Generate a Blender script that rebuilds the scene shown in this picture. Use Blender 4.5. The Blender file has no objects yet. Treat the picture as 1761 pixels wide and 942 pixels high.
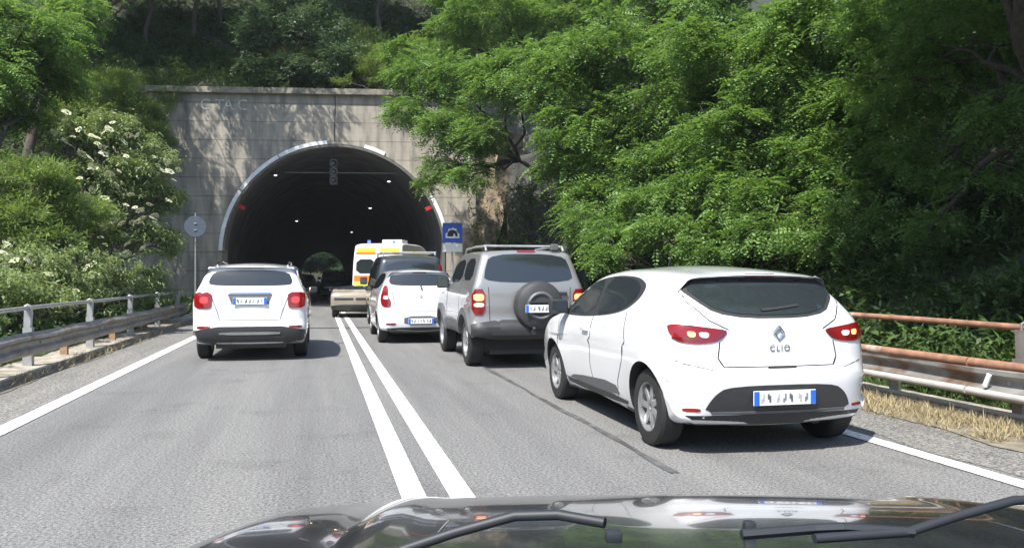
import bpy, bmesh, math, random
import numpy as np
from mathutils import Vector, Matrix
from mathutils.bvhtree import BVHTree
from mathutils.geometry import delaunay_2d_cdt
rnd = random.Random(7); rng = np.random.default_rng(7)
R = math.radians
scn = bpy.context.scene
col = scn.collection
# ------------------------------------------------------------------ camera, sky, sun, exposure
F = 1400.0; TH = math.atan(330 / F); CT, ST = math.cos(TH), math.sin(TH); HC = 1.35
cd = bpy.data.cameras.new("camera"); cam = bpy.data.objects.new("camera", cd); col.objects.link(cam)
cd.sensor_width = 36; cd.lens = F / 1761 * 36; cd.clip_start = .05; cd.clip_end = 2000
cam.location = (0, 0, HC); cam.rotation_euler = (R(90) + math.atan(5 / F), 0, -TH)
scn.camera = cam
SUN = Vector((-.50, -.47, 1)).normalized()
w = bpy.data.worlds.new("World"); scn.world = w; w.use_nodes = True
nt = w.node_tree; sk = nt.nodes.new("ShaderNodeTexSky"); sk.sky_type = 'NISHITA'; sk.sun_disc = False
sk.sun_elevation = math.asin(SUN.z); sk.sun_rotation = math.atan2(SUN.x, SUN.y) % (2 * math.pi)
nt.links.new(sk.outputs[0], nt.nodes["Background"].inputs[0]); nt.nodes["Background"].inputs[1].default_value = .15
ld = bpy.data.lights.new("sun", 'SUN'); ld.energy = 4.6; ld.angle = R(.53); ld.color = (1, .955, .88)
lo = bpy.data.objects.new("sun", ld); col.objects.link(lo); lo.rotation_euler = SUN.to_track_quat('Z', 'Y').to_euler()
lo.location = (-20, -20, 40)
vs = scn.view_settings; vs.view_transform = 'Standard'; vs.look = 'None'; vs.gamma = 1; vs.exposure = .9
try:
    scn.cycles.use_denoising = True; scn.cycles.max_bounces = 6; scn.cycles.diffuse_bounces = 3
    scn.cycles.glossy_bounces = 3; scn.cycles.transmission_bounces = 3; scn.cycles.transparent_max_bounces = 4
    scn.cycles.sample_clamp_indirect = 8; scn.cycles.caustics_reflective = False; scn.cycles.caustics_refractive = False
except Exception: pass

def P(px, py, d):
    "world point seen at a photo pixel, d metres deep"
    r = (px - 880.5) / F * d
    return Vector((r * CT + d * ST, -r * ST + d * CT, HC + (476 - py) / F * d))
def camspace(r, d, z): return Vector((r * CT + d * ST, -r * ST + d * CT, z))

# ------------------------------------------------------------------ materials
MT = {}
def mat(name, colr, rough=.6, metal=0., noise=0., nscale=8., bump=0., bscale=60., coat=0., spec=.5, emit=None, es=0., dark=None, dmix=(.45, .62), dscale=3., stretch=None, alpha=None):
    if name in MT: return MT[name]
    m = bpy.data.materials.new(name); m.use_nodes = True; t = m.node_tree; b = t.nodes["Principled BSDF"]
    b.inputs["Base Color"].default_value = (*colr, 1); b.inputs["Roughness"].default_value = rough; b.inputs["Metallic"].default_value = metal
    b.inputs["Coat Weight"].default_value = coat; b.inputs["Coat Roughness"].default_value = .03; b.inputs["Specular IOR Level"].default_value = spec
    if emit: b.inputs["Emission Color"].default_value = (*emit, 1); b.inputs["Emission Strength"].default_value = es
    tc = t.nodes.new("ShaderNodeTexCoord"); vec = tc.outputs["Object"]
    if stretch:
        mp = t.nodes.new("ShaderNodeMapping"); mp.inputs["Scale"].default_value = stretch; t.links.new(vec, mp.inputs[0]); vec = mp.outputs[0]
    cur = None
    if noise:
        n = t.nodes.new("ShaderNodeTexNoise"); n.inputs["Scale"].default_value = nscale; n.inputs["Detail"].default_value = 6; t.links.new(vec, n.inputs[0])
        rp = t.nodes.new("ShaderNodeValToRGB"); rp.color_ramp.elements[0].position = .3; rp.color_ramp.elements[1].position = .7
        rp.color_ramp.elements[0].color = (*[c * (1 - noise) for c in colr], 1); rp.color_ramp.elements[1].color = (*[min(1, c * (1 + noise)) for c in colr], 1)
        t.links.new(n.outputs[0], rp.inputs[0]); cur = rp.outputs[0]
    if dark:
        n = t.nodes.new("ShaderNodeTexNoise"); n.inputs["Scale"].default_value = dscale; n.inputs["Detail"].default_value = 8; n.inputs["Roughness"].default_value = .65
        t.links.new(vec, n.inputs[0])
        rp = t.nodes.new("ShaderNodeMapRange"); rp.inputs[1].default_value = dmix[0]; rp.inputs[2].default_value = dmix[1]; t.links.new(n.outputs[0], rp.inputs[0])
        mx = t.nodes.new("ShaderNodeMix"); mx.data_type = 'RGBA'; t.links.new(rp.outputs[0], mx.inputs[0])
        if cur: t.links.new(cur, mx.inputs[6])
        else: mx.inputs[6].default_value = (*colr, 1)
        mx.inputs[7].default_value = (*dark, 1); cur = mx.outputs[2]
    if cur: t.links.new(cur, b.inputs["Base Color"])
    if bump:
        n = t.nodes.new("ShaderNodeTexNoise"); n.inputs["Scale"].default_value = bscale; n.inputs["Detail"].default_value = 5; t.links.new(tc.outputs["Object"], n.inputs[0])
        bp = t.nodes.new("ShaderNodeBump"); bp.inputs["Strength"].default_value = bump; bp.inputs["Distance"].default_value = .02
        t.links.new(n.outputs[0], bp.inputs["Height"]); t.links.new(bp.outputs[0], b.inputs["Normal"])
    MT[name] = m; return m

def leafmat(name, a, b_, trans=.35, nscale=.8):
    m = bpy.data.materials.new(name); m.use_nodes = True; t = m.node_tree; p = t.nodes["Principled BSDF"]; out = t.nodes["Material Output"]
    p.inputs["Roughness"].default_value = .48; p.inputs["Specular IOR Level"].default_value = .35
    g = t.nodes.new("ShaderNodeNewGeometry"); tc = t.nodes.new("ShaderNodeTexCoord")
    n = t.nodes.new("ShaderNodeTexNoise"); n.inputs["Scale"].default_value = nscale; t.links.new(tc.outputs["Object"], n.inputs[0])
    ad = t.nodes.new("ShaderNodeMath"); ad.operation = 'ADD'; t.links.new(g.outputs["Random Per Island"], ad.inputs[0]); t.links.new(n.outputs[0], ad.inputs[1])
    mr = t.nodes.new("ShaderNodeMapRange"); mr.inputs[1].default_value = .35; mr.inputs[2].default_value = 1.2; t.links.new(ad.outputs[0], mr.inputs[0])
    mx = t.nodes.new("ShaderNodeMix"); mx.data_type = 'RGBA'; t.links.new(mr.outputs[0], mx.inputs[0]); mx.inputs[6].default_value = (*a, 1); mx.inputs[7].default_value = (*b_, 1)
    t.links.new(mx.outputs[2], p.inputs["Base Color"])
    tr = t.nodes.new("ShaderNodeBsdfTranslucent")
    m2 = t.nodes.new("ShaderNodeMix"); m2.data_type = 'RGBA'; m2.blend_type = 'MULTIPLY'; m2.inputs[0].default_value = 1
    t.links.new(mx.outputs[2], m2.inputs[6]); m2.inputs[7].default_value = (1.35, 1.3, .75, 1); t.links.new(m2.outputs[2], tr.inputs[0])
    ms = t.nodes.new("ShaderNodeMixShader"); ms.inputs[0].default_value = trans
    t.links.new(p.outputs[0], ms.inputs[1]); t.links.new(tr.outputs[0], ms.inputs[2]); t.links.new(ms.outputs[0], out.inputs[0])
    return m
L_LOC = leafmat("locust_leaf", (.052, .125, .034), (.19, .31, .085), .38)
L_DK = leafmat("maple_leaf", (.045, .10, .05), (.13, .20, .11), .28)
L_ELD = leafmat("elder_leaf", (.10, .165, .06), (.27, .34, .15), .36)
L_FEA = leafmat("feathery_leaf", (.09, .16, .045), (.23, .32, .10), .36)
L_UND = leafmat("undergrowth_leaf", (.03, .065, .02), (.085, .14, .04), .3)
BARK = mat("bark", (.075, .062, .048), .9, noise=.4, nscale=14, bump=.6, bscale=40)
FLOWER = mat("elder_flower", (.58, .58, .38), .8, noise=.12, nscale=60, bump=.5, bscale=120)

# ------------------------------------------------------------------ mesh helpers
def setp(o, label=None, cat=None, group=None, kind=None):
    if label: o["label"] = label
    if cat: o["category"] = cat
    if group: o["group"] = group
    if kind: o["kind"] = kind
    return o
def link(name, me, parent=None, mats=()):
    o = bpy.data.objects.new(name, me); col.objects.link(o)
    for m in mats: me.materials.append(m)
    if parent: o.parent = parent
    return o
def bmobj(name, bm, m, parent=None, smooth=None):
    bmesh.ops.recalc_face_normals(bm, faces=bm.faces)
    me = bpy.data.meshes.new(name); bm.to_mesh(me); bm.free()
    if smooth is not None:
        me.polygons.foreach_set("use_smooth", [True] * len(me.polygons)); me.set_sharp_from_angle(angle=R(smooth))
    return link(name, me, parent, m if isinstance(m, (list, tuple)) else [m])
def box(bm, c, s, rot=None, bev=0.):
    M = Matrix.Translation(c) @ (rot.to_4x4() if rot else Matrix()) @ Matrix.Diagonal((*s, 1))
    r = bmesh.ops.create_cube(bm, size=1, matrix=M)
    if bev:
        es = list({e for v in r['verts'] for e in v.link_edges})
        bmesh.ops.bevel(bm, geom=es, offset=bev, segments=2, affect='EDGES', profile=.6)
def tube(bm, pts, rad, n=10, cap=True, prof=None):
    pts = [Vector(p) for p in pts]
    if not hasattr(rad, '__len__'): rad = [rad] * len(pts)
    rings = []; up = Vector((0, 0, 1))
    d0 = (pts[1] - pts[0]).normalized(); a = d0.cross(up)
    if a.length < 1e-3: a = d0.cross(Vector((1, 0, 0)))
    a.normalize()
    for i, p in enumerate(pts):
        d = (pts[min(i + 1, len(pts) - 1)] - pts[max(i - 1, 0)]).normalized()
        a = (a - d * a.dot(d)).normalized(); b = d.cross(a)
        rings.append([bm.verts.new(p + (a * math.cos(2 * math.pi * k / n) + b * math.sin(2 * math.pi * k / n)) * rad[i]) for k in range(n)])
    for i in range(len(rings) - 1):
        for k in range(n): bm.faces.new((rings[i][k], rings[i][(k + 1) % n], rings[i + 1][(k + 1) % n], rings[i + 1][k]))
    if cap: bm.faces.new(rings[0][::-1]); bm.faces.new(rings[-1])
def lathe(bm, prof, axis='X', n=40, c=(0, 0, 0), closed=True):
    "prof = [(axial, radius)]"
    c = Vector(c); rings = []
    for a, r in prof:
        ring = []
        for k in range(n):
            t = 2 * math.pi * k / n; u, v = r * math.cos(t), r * math.sin(t)
            ring.append(bm.verts.new(c + (Vector((a, u, v)) if axis == 'X' else Vector((u, a, v)) if axis == 'Y' else Vector((u, v, a)))))
        rings.append(ring)
    m = len(rings)
    for i in range(m if closed else m - 1):
        A, B = rings[i], rings[(i + 1) % m]
        for k in range(n): bm.faces.new((A[k], A[(k + 1) % n], B[(k + 1) % n], B[k]))
    if not closed:
        if prof[0][1] > 1e-4: bm.faces.new(rings[0])
        if prof[-1][1] > 1e-4: bm.faces.new(rings[-1][::-1])
def npmesh(name, V, Fq, mats, parent=None, smooth=False):
    me = bpy.data.meshes.new(name); nv, nf, k = len(V), len(Fq), Fq.shape[1]
    me.vertices.add(nv); me.vertices.foreach_set("co", V.astype(np.float32).ravel())
    me.loops.add(nf * k); me.loops.foreach_set("vertex_index", Fq.astype(np.int32).ravel())
    me.polygons.add(nf); me.polygons.foreach_set("loop_start", np.arange(0, nf * k, k, dtype=np.int32))
    me.update(calc_edges=True)
    if smooth: me.polygons.foreach_set("use_smooth", [True] * nf)
    return link(name, me, parent, mats)
def fillpoly(bm, pts, z=0):
    return bm.faces.new([bm.verts.new((x, y, z)) for x, y in pts])

# ------------------------------------------------------------------ ground, road, markings
def groundmat(name, c, c2, sp, scale, grain=240., bump=.5):
    m = bpy.data.materials.new(name); m.use_nodes = True; t = m.node_tree; b = t.nodes["Principled BSDF"]; b.inputs["Roughness"].default_value = .85
    b.inputs["Specular IOR Level"].default_value = .3
    tc = t.nodes.new("ShaderNodeTexCoord"); N = []
    for s, dt in ((grain, 2), (scale, 7), (grain * .33, 3)):
        n = t.nodes.new("ShaderNodeTexNoise"); n.inputs["Scale"].default_value = s; n.inputs["Detail"].default_value = dt; n.inputs["Roughness"].default_value = .65
        t.links.new(tc.outputs["Object"], n.inputs[0]); N.append(n)
    mp = t.nodes.new("ShaderNodeMapping"); mp.inputs["Scale"].default_value = (1, .06, 1); t.links.new(tc.outputs["Object"], mp.inputs[0]); t.links.new(mp.outputs[0], N[1].inputs[0])
    mr = t.nodes.new("ShaderNodeMapRange"); mr.inputs[1].default_value = .35; mr.inputs[2].default_value = .65; t.links.new(N[1].outputs[0], mr.inputs[0])
    mx = t.nodes.new("ShaderNodeMix"); mx.data_type = 'RGBA'; mx.inputs[6].default_value = (*c, 1); mx.inputs[7].default_value = (*c2, 1); t.links.new(mr.outputs[0], mx.inputs[0])
    ad = t.nodes.new("ShaderNodeMath"); ad.operation = 'ADD'; t.links.new(N[0].outputs[0], ad.inputs[0]); t.links.new(N[2].outputs[0], ad.inputs[1])
    gr = t.nodes.new("ShaderNodeMapRange"); gr.inputs[1].default_value = .78; gr.inputs[2].default_value = 1.22; gr.inputs[3].default_value = 1 - sp; gr.inputs[4].default_value = 1 + sp
    t.links.new(ad.outputs[0], gr.inputs[0])
    mm = t.nodes.new("ShaderNodeMix"); mm.data_type = 'RGBA'; mm.blend_type = 'MULTIPLY'; mm.inputs[0].default_value = 1
    st = t.nodes.new("ShaderNodeTexNoise"); st.inputs["Scale"].default_value = 1.1; st.inputs["Detail"].default_value = 8; st.inputs["Roughness"].default_value = .7; t.links.new(tc.outputs["Object"], st.inputs[0])
    sr = t.nodes.new("ShaderNodeMapRange"); sr.inputs[1].default_value = .55; sr.inputs[2].default_value = .78; sr.inputs[3].default_value = 1; sr.inputs[4].default_value = .62; t.links.new(st.outputs[0], sr.inputs[0])
    ms_ = t.nodes.new("ShaderNodeMix"); ms_.data_type = 'RGBA'; ms_.blend_type = 'MULTIPLY'; ms_.inputs[0].default_value = 1
    t.links.new(mx.outputs[2], ms_.inputs[6]); t.links.new(sr.outputs[0], ms_.inputs[7]); t.links.new(ms_.outputs[2], mm.inputs[6]); t.links.new(gr.outputs[0], mm.inputs[7]); t.links.new(mm.outputs[2], b.inputs["Base Color"])
    bp = t.nodes.new("ShaderNodeBump"); bp.inputs["Strength"].default_value = bump; bp.inputs["Distance"].default_value = .006
    t.links.new(ad.outputs[0], bp.inputs["Height"]); t.links.new(bp.outputs[0], b.inputs["Normal"])
    return m
ASPH = groundmat("asphalt", (.135, .135, .134), (.20, .198, .19), .75, 1.3, 150)
ASPH_EDGE = groundmat("asphalt_shoulder", (.15, .147, .14), (.215, .205, .185), .85, 2.2, 90)
EARTH = mat("forest_floor", (.030, .034, .018), .95, noise=.5, nscale=3, bump=.8, bscale=12)
def worn(name, c, keep=.42):
    m = mat(name, c, .7, noise=.06, nscale=30, dark=(.2, .2, .195), dmix=(keep + .14, keep + .30), dscale=14)
    return m
PAINT = worn("road_paint", (.78, .78, .76), .38)
CONC = mat("kerb_concrete", (.40, .36, .30), .9, noise=.2, nscale=6, bump=.4, bscale=60, dark=(.2, .18, .14), dscale=4)

def strip(name, x0, x1, y0, y1, z, m, ny=60, wob=0., kind="structure", tilt=0.):
    ys = np.linspace(y0, y1, ny); V = []
    for i, y in enumerate(ys):
        a = wob * math.sin(y * 2.1) + wob * .6 * math.sin(y * 5.3 + 1); b = wob * math.sin(y * 1.7 + 2) + wob * .5 * math.sin(y * 6.1)
        V += [(x0 + a + tilt * y, y, z), (x1 + b + tilt * y, y, z)]
    V = np.array(V); Fq = np.array([(2 * i, 2 * i + 1, 2 * i + 3, 2 * i + 2) for i in range(ny - 1)])
    return setp(npmesh(name, V, Fq, [m]), kind=kind)
bm = bmesh.new(); fillpoly(bm, [(-400, -200), (400, -200), (400, 900), (-400, 900)], -.02)
setp(bmobj("ground", bm, EARTH), kind="structure")
strip("road", -3.62, 5.35, -12, 300, 0, ASPH, 200, 0)
strip("road_shoulder", -3.75, -2.80, -12, 36.8, .004, ASPH_EDGE, 120, .03)
strip("road_shoulder", 4.62, 5.75, -12, 36.8, .004, ASPH_EDGE, 120, .05)
strip("edge_line", -2.81, -2.63, -12, 200, .008, PAINT, 60)
strip("edge_line", 4.36, 4.52, -12, 200, .008, PAINT, 60)
strip("centre_line", .485, .635, -12, 200, .008, PAINT, 60)
strip("centre_line", .775, .925, -12, 200, .008, PAINT, 60)
strip("road_joint", -3.3, 5.2, 21.9, 22.06, .010, mat("joint_tar", (.02, .02, .02), .8), 2)
strip("road_joint", 2.36, 2.42, 5.2, 36, .005, mat("seam_tar", (.055, .055, .055), .9, dark=(.12, .12, .12), dscale=3), 300, .012)
# kerbs under the guardrails
def kerb(x0, x1, y0, y1, h):
    bm = bmesh.new(); n = 60
    for i in range(n):
        a, b = y0 + (y1 - y0) * i / n, y0 + (y1 - y0) * (i + 1) / n - .012
        box(bm, ((x0 + x1) / 2, (a + b) / 2, h / 2 - .05), (x1 - x0, b - a, h + .1), None)
    return setp(bmobj("kerb", bm, CONC), kind="structure")
kerb(-4.45, -3.78, -8, 33, .07)
kerb(6.0, 6.42, -8, 33, .08)
strip("verge", 5.3, 6.0, -8, 34, .012, mat("verge_soil", (.20, .175, .13), .95, noise=.35, nscale=9, bump=.6, bscale=50), 120, .07)
strip("verge", -3.80, -3.60, -8, 34, .012, mat("verge_soil", (.2, .17, .11)), 120, .04)

# hillside: heightfields left, right and above the tunnel
YW = 36.9; XC = .65; TR = 4.9; TZ = 2.34; ZT = 9.38; TEND = 200.
def fbm(x, y): return .5 * math.sin(x * .31 + 1.3 * math.sin(y * .17)) + .35 * math.sin(y * .43 + x * .11) + .2 * math.sin(x * .9 + y * .7)
def sstep(a, b, v):
    t = min(1, max(0, (v - a) / (b - a))); return t * t * (3 - 2 * t)
def hill(x, y):
    side = max(0, x - 8.4) * .75 if x > 0 else max(0, -x - 7.5) * .62
    side = min(side, 26 + .1 * side)
    back = ZT - .6 + max(0, y - YW - 1.5) * .62
    back = min(back, 46) * sstep(26, 38.5, y) if (abs(x) > 9.3 or y < YW) else min(back, 46)
    if y < YW: back *= sstep(7.6, 9.8, abs(x))
    h = max(side, back) if y < YW else max(back, side * .6 + ZT * .4)
    if y > TEND - 15 and abs(x - XC) < 30: h = max(h, 9)
    return h + .5 * fbm(x, y) * sstep(0, 3, h) - .01
def hillmesh(name, x0, x1, y0, y1, nx, ny):
    xs, ys = np.linspace(x0, x1, nx), np.linspace(y0, y1, ny)
    V = np.array([(x, y, hill(x, y)) for y in ys for x in xs])
    Fq = np.array([(j * nx + i, j * nx + i + 1, (j + 1) * nx + i + 1, (j + 1) * nx + i) for j in range(ny - 1) for i in range(nx - 1)])
    return setp(npmesh(name, V, Fq, [EARTH], smooth=True), kind="structure")
hillmesh("hillside", -80, 80, YW + 2.6, TEND, 90, 80)
hillmesh("hillside", -80, -9.6, -20, YW + 2.6, 40, 41)
hillmesh("hillside", 9.6, 80, -20, YW + 2.6, 40, 41)
hillmesh("hillside", 7.9, 9.6, -20, YW - 1.4, 5, 60)
hillmesh("hillside", -9.6, -6.6, -20, YW - .1, 6, 60)

# ------------------------------------------------------------------ tunnel
WALL = mat("portal_concrete", (.33, .30, .25), .9, noise=.22, nscale=1.6, bump=.35, bscale=30, dark=(.13, .125, .115), dmix=(.46, .68), dscale=1.2, stretch=(1.6, 1, .35))
def addboards(m):
    t = m.node_tree; b = t.nodes["Principled BSDF"]; src = b.inputs["Base Color"].links[0].from_socket
    tc = t.nodes.new("ShaderNodeTexCoord"); sx = t.nodes.new("ShaderNodeSeparateXYZ"); t.links.new(tc.outputs["Object"], sx.inputs[0])
    n = t.nodes.new("ShaderNodeTexNoise"); n.inputs["Scale"].default_value = 1.1; t.links.new(tc.outputs["Object"], n.inputs[0])
    def fr(scale, off, w):
        a = t.nodes.new("ShaderNodeMath"); a.operation = 'MULTIPLY_ADD'; a.inputs[1].default_value = scale; a.inputs[2].default_value = off; t.links.new(sx.outputs[2], a.inputs[0])
        f = t.nodes.new("ShaderNodeMath"); f.operation = 'FRACT'; t.links.new(a.outputs[0], f.inputs[0])
        l = t.nodes.new("ShaderNodeMath"); l.operation = 'LESS_THAN'; l.inputs[1].default_value = w; t.links.new(f.outputs[0], l.inputs[0]); return l
    a = fr(1 / .82, .05, .05); c = fr(1 / .205, .3, .06)
    k = t.nodes.new("ShaderNodeMath"); k.operation = 'MULTIPLY_ADD'; k.inputs[1].default_value = .2; t.links.new(c.outputs[0], k.inputs[0])
    s = t.nodes.new("ShaderNodeMath"); s.operation = 'MULTIPLY'; t.links.new(a.outputs[0], s.inputs[0]); t.links.new(n.outputs[0], s.inputs[1]); t.links.new(s.outputs[0], k.inputs[2])
    mx = t.nodes.new("ShaderNodeMix"); mx.data_type = 'RGBA'; t.links.new(k.outputs[0], mx.inputs[0]); t.links.new(src, mx.inputs[6]); mx.inputs[7].default_value = (.09, .08, .07, 1)
    t.links.new(mx.outputs[2], b.inputs["Base Color"])
addboards(WALL)
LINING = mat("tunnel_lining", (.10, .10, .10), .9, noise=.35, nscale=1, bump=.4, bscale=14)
portal = bpy.data.objects.new("tunnel_portal", None); col.objects.link(portal); portal.location = (XC, YW, 0); portal.rotation_euler = (0, 0, R(-9))
setp(portal, "pale weathered board-marked concrete tunnel mouth with a dark round arch", "tunnel portal")
def arch(n=48, r=TR, zb=0.):
    return [(-r, zb)] + [(-r * math.cos(math.pi * k / n), TZ + r * math.sin(math.pi * k / n)) for k in range(n + 1)] + [(r, zb)]
A = arch()
def archwall(bm, y0, y1, xl, xr, zt, A):
    for y, flip in ((y0, 0), (y1, 1)):
        av = [bm.verts.new((x, y, z)) for x, z in A]
        n = len(A); tv = []
        for i, (x, z) in enumerate(A):
            t = i / (n - 1); tv.append(bm.verts.new((xl + (xr - xl) * t, y, zt)))
        for i in range(n - 1): bm.faces.new((av[i], av[i + 1], tv[i + 1], tv[i]))
        l = bm.verts.new((xl, y, 0)); bm.faces.new((av[0], tv[0], l)) if 0 else bm.faces.new((l, av[0], tv[0]))
        r = bm.verts.new((xr, y, 0)); bm.faces.new((r, tv[-1], av[-1]))
        if not flip: front = (av, tv, l, r)
        else: back = (av, tv, l, r)
    fa, ba = front, back
    for i in range(len(A) - 1):
        bm.faces.new((fa[0][i], fa[0][i + 1], ba[0][i + 1], ba[0][i])); bm.faces.new((fa[1][i], fa[1][i + 1], ba[1][i + 1], ba[1][i]))
    bm.faces.new((fa[2], fa[1][0], ba[1][0], ba[2])); bm.faces.new((fa[3], fa[1][-1], ba[1][-1], ba[3]))
bm = bmesh.new(); archwall(bm, 0, .9, -9.4 - XC, 9.6 - XC, ZT, A); bmobj("wall", bm, WALL, portal)
CORN = mat("cornice_concrete", (.25, .225, .18), .9, noise=.3, nscale=3, bump=.5, bscale=20, dark=(.08, .08, .07), dscale=2)
bm = bmesh.new(); box(bm, (-.55, .35, ZT + .13), (18.3, 1.2, .26), None, .02); bmobj("cornice", bm, CORN, portal)
bm = bmesh.new()
for k in range(15):
    x = -9 + k * 1.28
    if rnd.random() < .6: box(bm, (x, -.012, ZT - 1 - rnd.random()), (.01, .02, 1.6), None)
# drain stain / vertical crack as recess strip
cr = [(-.02 + .02 * math.sin(z * 3), -.003, z) for z in np.linspace(7.35, ZT - .02, 14)]
bm.free(); bm = bmesh.new(); tube(bm, cr, .022, 6); bmobj("drain_crack", bm, mat("crack_dark", (.05, .047, .04), .95), portal)
# lining tube
V = []; n = len(A); ys = [.9, 8, 30, 70, 120, TEND - YW - .5]
for y in ys: V += [(x * .995, y if y > 1 else .55 - x * .158, TZ + (z - TZ) * .995 if z > 0 else 0) for x, z in A]
Fq = np.array([(j * n + i, j * n + i + 1, (j + 1) * n + i + 1, (j + 1) * n + i) for j in range(len(ys) - 1) for i in range(n - 1)])
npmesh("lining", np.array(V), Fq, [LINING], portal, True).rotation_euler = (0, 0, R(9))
# white arch edging in three stretches
def arcband(bm, a0, a1, r0, r1, y0, y1, n=24):
    P4 = []
    for k in range(n + 1):
        t = a0 + (a1 - a0) * k / n; c, s = -math.cos(t), math.sin(t)
        P4.append([bm.verts.new((c * r, y, TZ + s * r)) for r, y in ((r0, y0), (r1, y0), (r1, y1), (r0, y1))])
    for k in range(n):
        for j in range(4): bm.faces.new((P4[k][j], P4[k][(j + 1) % 4], P4[k + 1][(j + 1) % 4], P4[k + 1][j]))
    bm.faces.new(P4[0]); bm.faces.new(P4[-1][::-1])
WHB = mat("white_edging", (.70, .72, .72), .5, noise=.1, nscale=8, dark=(.35, .34, .3), dmix=(.6, .75), dscale=6)
for a0, a1 in ((2, 34), (35, 60), (60.6, 86), (105, 116), (148, 172)):
    bm = bmesh.new(); arcband(bm, R(a0), R(a1), TR - .015, TR + .15, -.045, .03); bmobj("edging", bm, WHB, portal)
DKB = mat("dark_edging", (.03, .03, .03), .7)
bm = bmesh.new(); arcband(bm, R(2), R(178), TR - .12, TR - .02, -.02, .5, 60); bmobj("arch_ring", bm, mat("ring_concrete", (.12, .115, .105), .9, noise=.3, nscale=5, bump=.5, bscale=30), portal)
REDR = mat("red_reflector", (.45, .02, .02), .3)
for a in (27, 153):
    bm = bmesh.new(); c = Vector((-math.cos(R(a)) * (TR - .22), .25, TZ + math.sin(R(a)) * (TR - .22)))
    box(bm, c, (.42, .03, .16), Matrix.Rotation(R(25 if a < 90 else -25), 3, 'Y'), .01); bmobj("reflector", bm, REDR, portal)
# tunnel exit wall
ex = bpy.data.objects.new("tunnel_exit", None); col.objects.link(ex); ex.location = (XC, TEND - .4, 0)
setp(ex, "small bright far mouth of the tunnel with greenery beyond", "tunnel portal")
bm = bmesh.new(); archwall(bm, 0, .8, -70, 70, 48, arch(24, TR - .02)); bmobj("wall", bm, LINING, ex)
# painted letters
fc = bpy.data.curves.new("lt", 'FONT'); fc.body = "CTA"; fc.size = .66; fc.extrude = .001; fc.space_character = 1.25
def text_mesh(name, body, size, m, parent, M, space=1., ext=.002, align='CENTER'):
    c = bpy.data.curves.new("t", 'FONT'); c.body = body; c.size = size; c.extrude = ext; c.space_character = space; c.align_x = align; c.align_y = 'CENTER'
    o = bpy.data.objects.new("t", c); col.objects.link(o); dg = bpy.context.evaluated_depsgraph_get()
    me = bpy.data.meshes.new_from_object(o.evaluated_get(dg)); bpy.data.objects.remove(o); me.transform(M); me.materials.clear()
    return link(name, me, parent, [m])
LET = mat("faded_letter_paint", (.62, .60, .55), .9, dark=(.36, .32, .26), dmix=(.42, .6), dscale=7)
for ch, x in (("C", 348), ("T", 372), ("A", 387), ("C", 411)):
    text_mesh("painted_letter", ch, .66, LET, portal, Matrix.Translation(((x - 570) / 39.5 , -.006, ZT - .5)) @ Matrix.Rotation(R(90), 4, 'X'))
# signal with three round lamps hung in the crown
sg = bpy.data.objects.new("traffic_signal", None); col.objects.link(sg); sg.location = (XC - .05, YW + 1.3, 6.6)
setp(sg, "unlit three-lamp traffic signal hanging under the crown of the tunnel arch", "traffic light")
SGM = mat("signal_case", (.035, .037, .04), .5)
bm = bmesh.new(); box(bm, (0, .1, -.43), (.36, .2, 1.22), None, .04); bmobj("case", bm, SGM, sg)
bm = bmesh.new(); tube(bm, [(0, .1, .15), (0, .1, .6)], .03); bmobj("hanger", bm, SGM, sg)
for k in range(3):
    z = -.05 - .39 * k
    bm = bmesh.new(); lathe(bm, [(-.16, .16), (-.16, .175), (0, .165), (0, .15)], 'Y', 28, (0, 0, z)); bmobj("visor", bm, mat("visor_metal", (.25, .26, .27), .4), sg, 40)
    bm = bmesh.new(); lathe(bm, [(-.02, .001), (-.015, .1), (0, .15)], 'Y', 28, (0, -.003, z), False); bmobj("lens", bm, mat("dead_lens", (.03, .03, .03), .15), sg, 40)
# tunnel lamps
LAMP = mat("lamp_glow", (1, 1, 1), .5, emit=(1, .98, .9), es=1.6)
lampspots = [(-2.7, 6.15, 3, "left"), (2.6, 6.0, 3, "right"), (2.35, 5.6, 14, ""), (-2.3, 5.4, 24, ""), (2.2, 5.5, 40, "")]
labs = ["small lit lamp on the left side of the tunnel vault near the mouth", "small lit lamp on the right side of the tunnel vault near the mouth",
        "dim lamp deeper in the tunnel on its right side", "dim lamp deeper in the tunnel on its left side", "faintest lamp farthest inside the tunnel"]
for (x, z, dy, _), lb in zip(lampspots, labs):
    t = bpy.data.objects.new("tunnel_lamp", None); col.objects.link(t); t.location = (XC + x, YW + dy, z); setp(t, lb, "lamp", "lamps along the tunnel vault")
    bm = bmesh.new(); box(bm, (0, .05, .06), (.34, .3, .12), None, .02); tube(bm, [(0, .05, .1), (0, .05, .5)], .02); bmobj("housing", bm, SGM, t)
    bm = bmesh.new(); box(bm, (0, -.02, -.02), (.13 if dy < 5 else .16, .08, .05), None, .01); bmobj("diffuser", bm, LAMP, t)
bm = bmesh.new(); tube(bm, [(-2.6, 1.9, 6.2), (2.6, 1.9, 6.2)], .025); bmobj("cable_tray", bm, mat("tray_metal", (.2, .2, .2), .5), portal)
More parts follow.
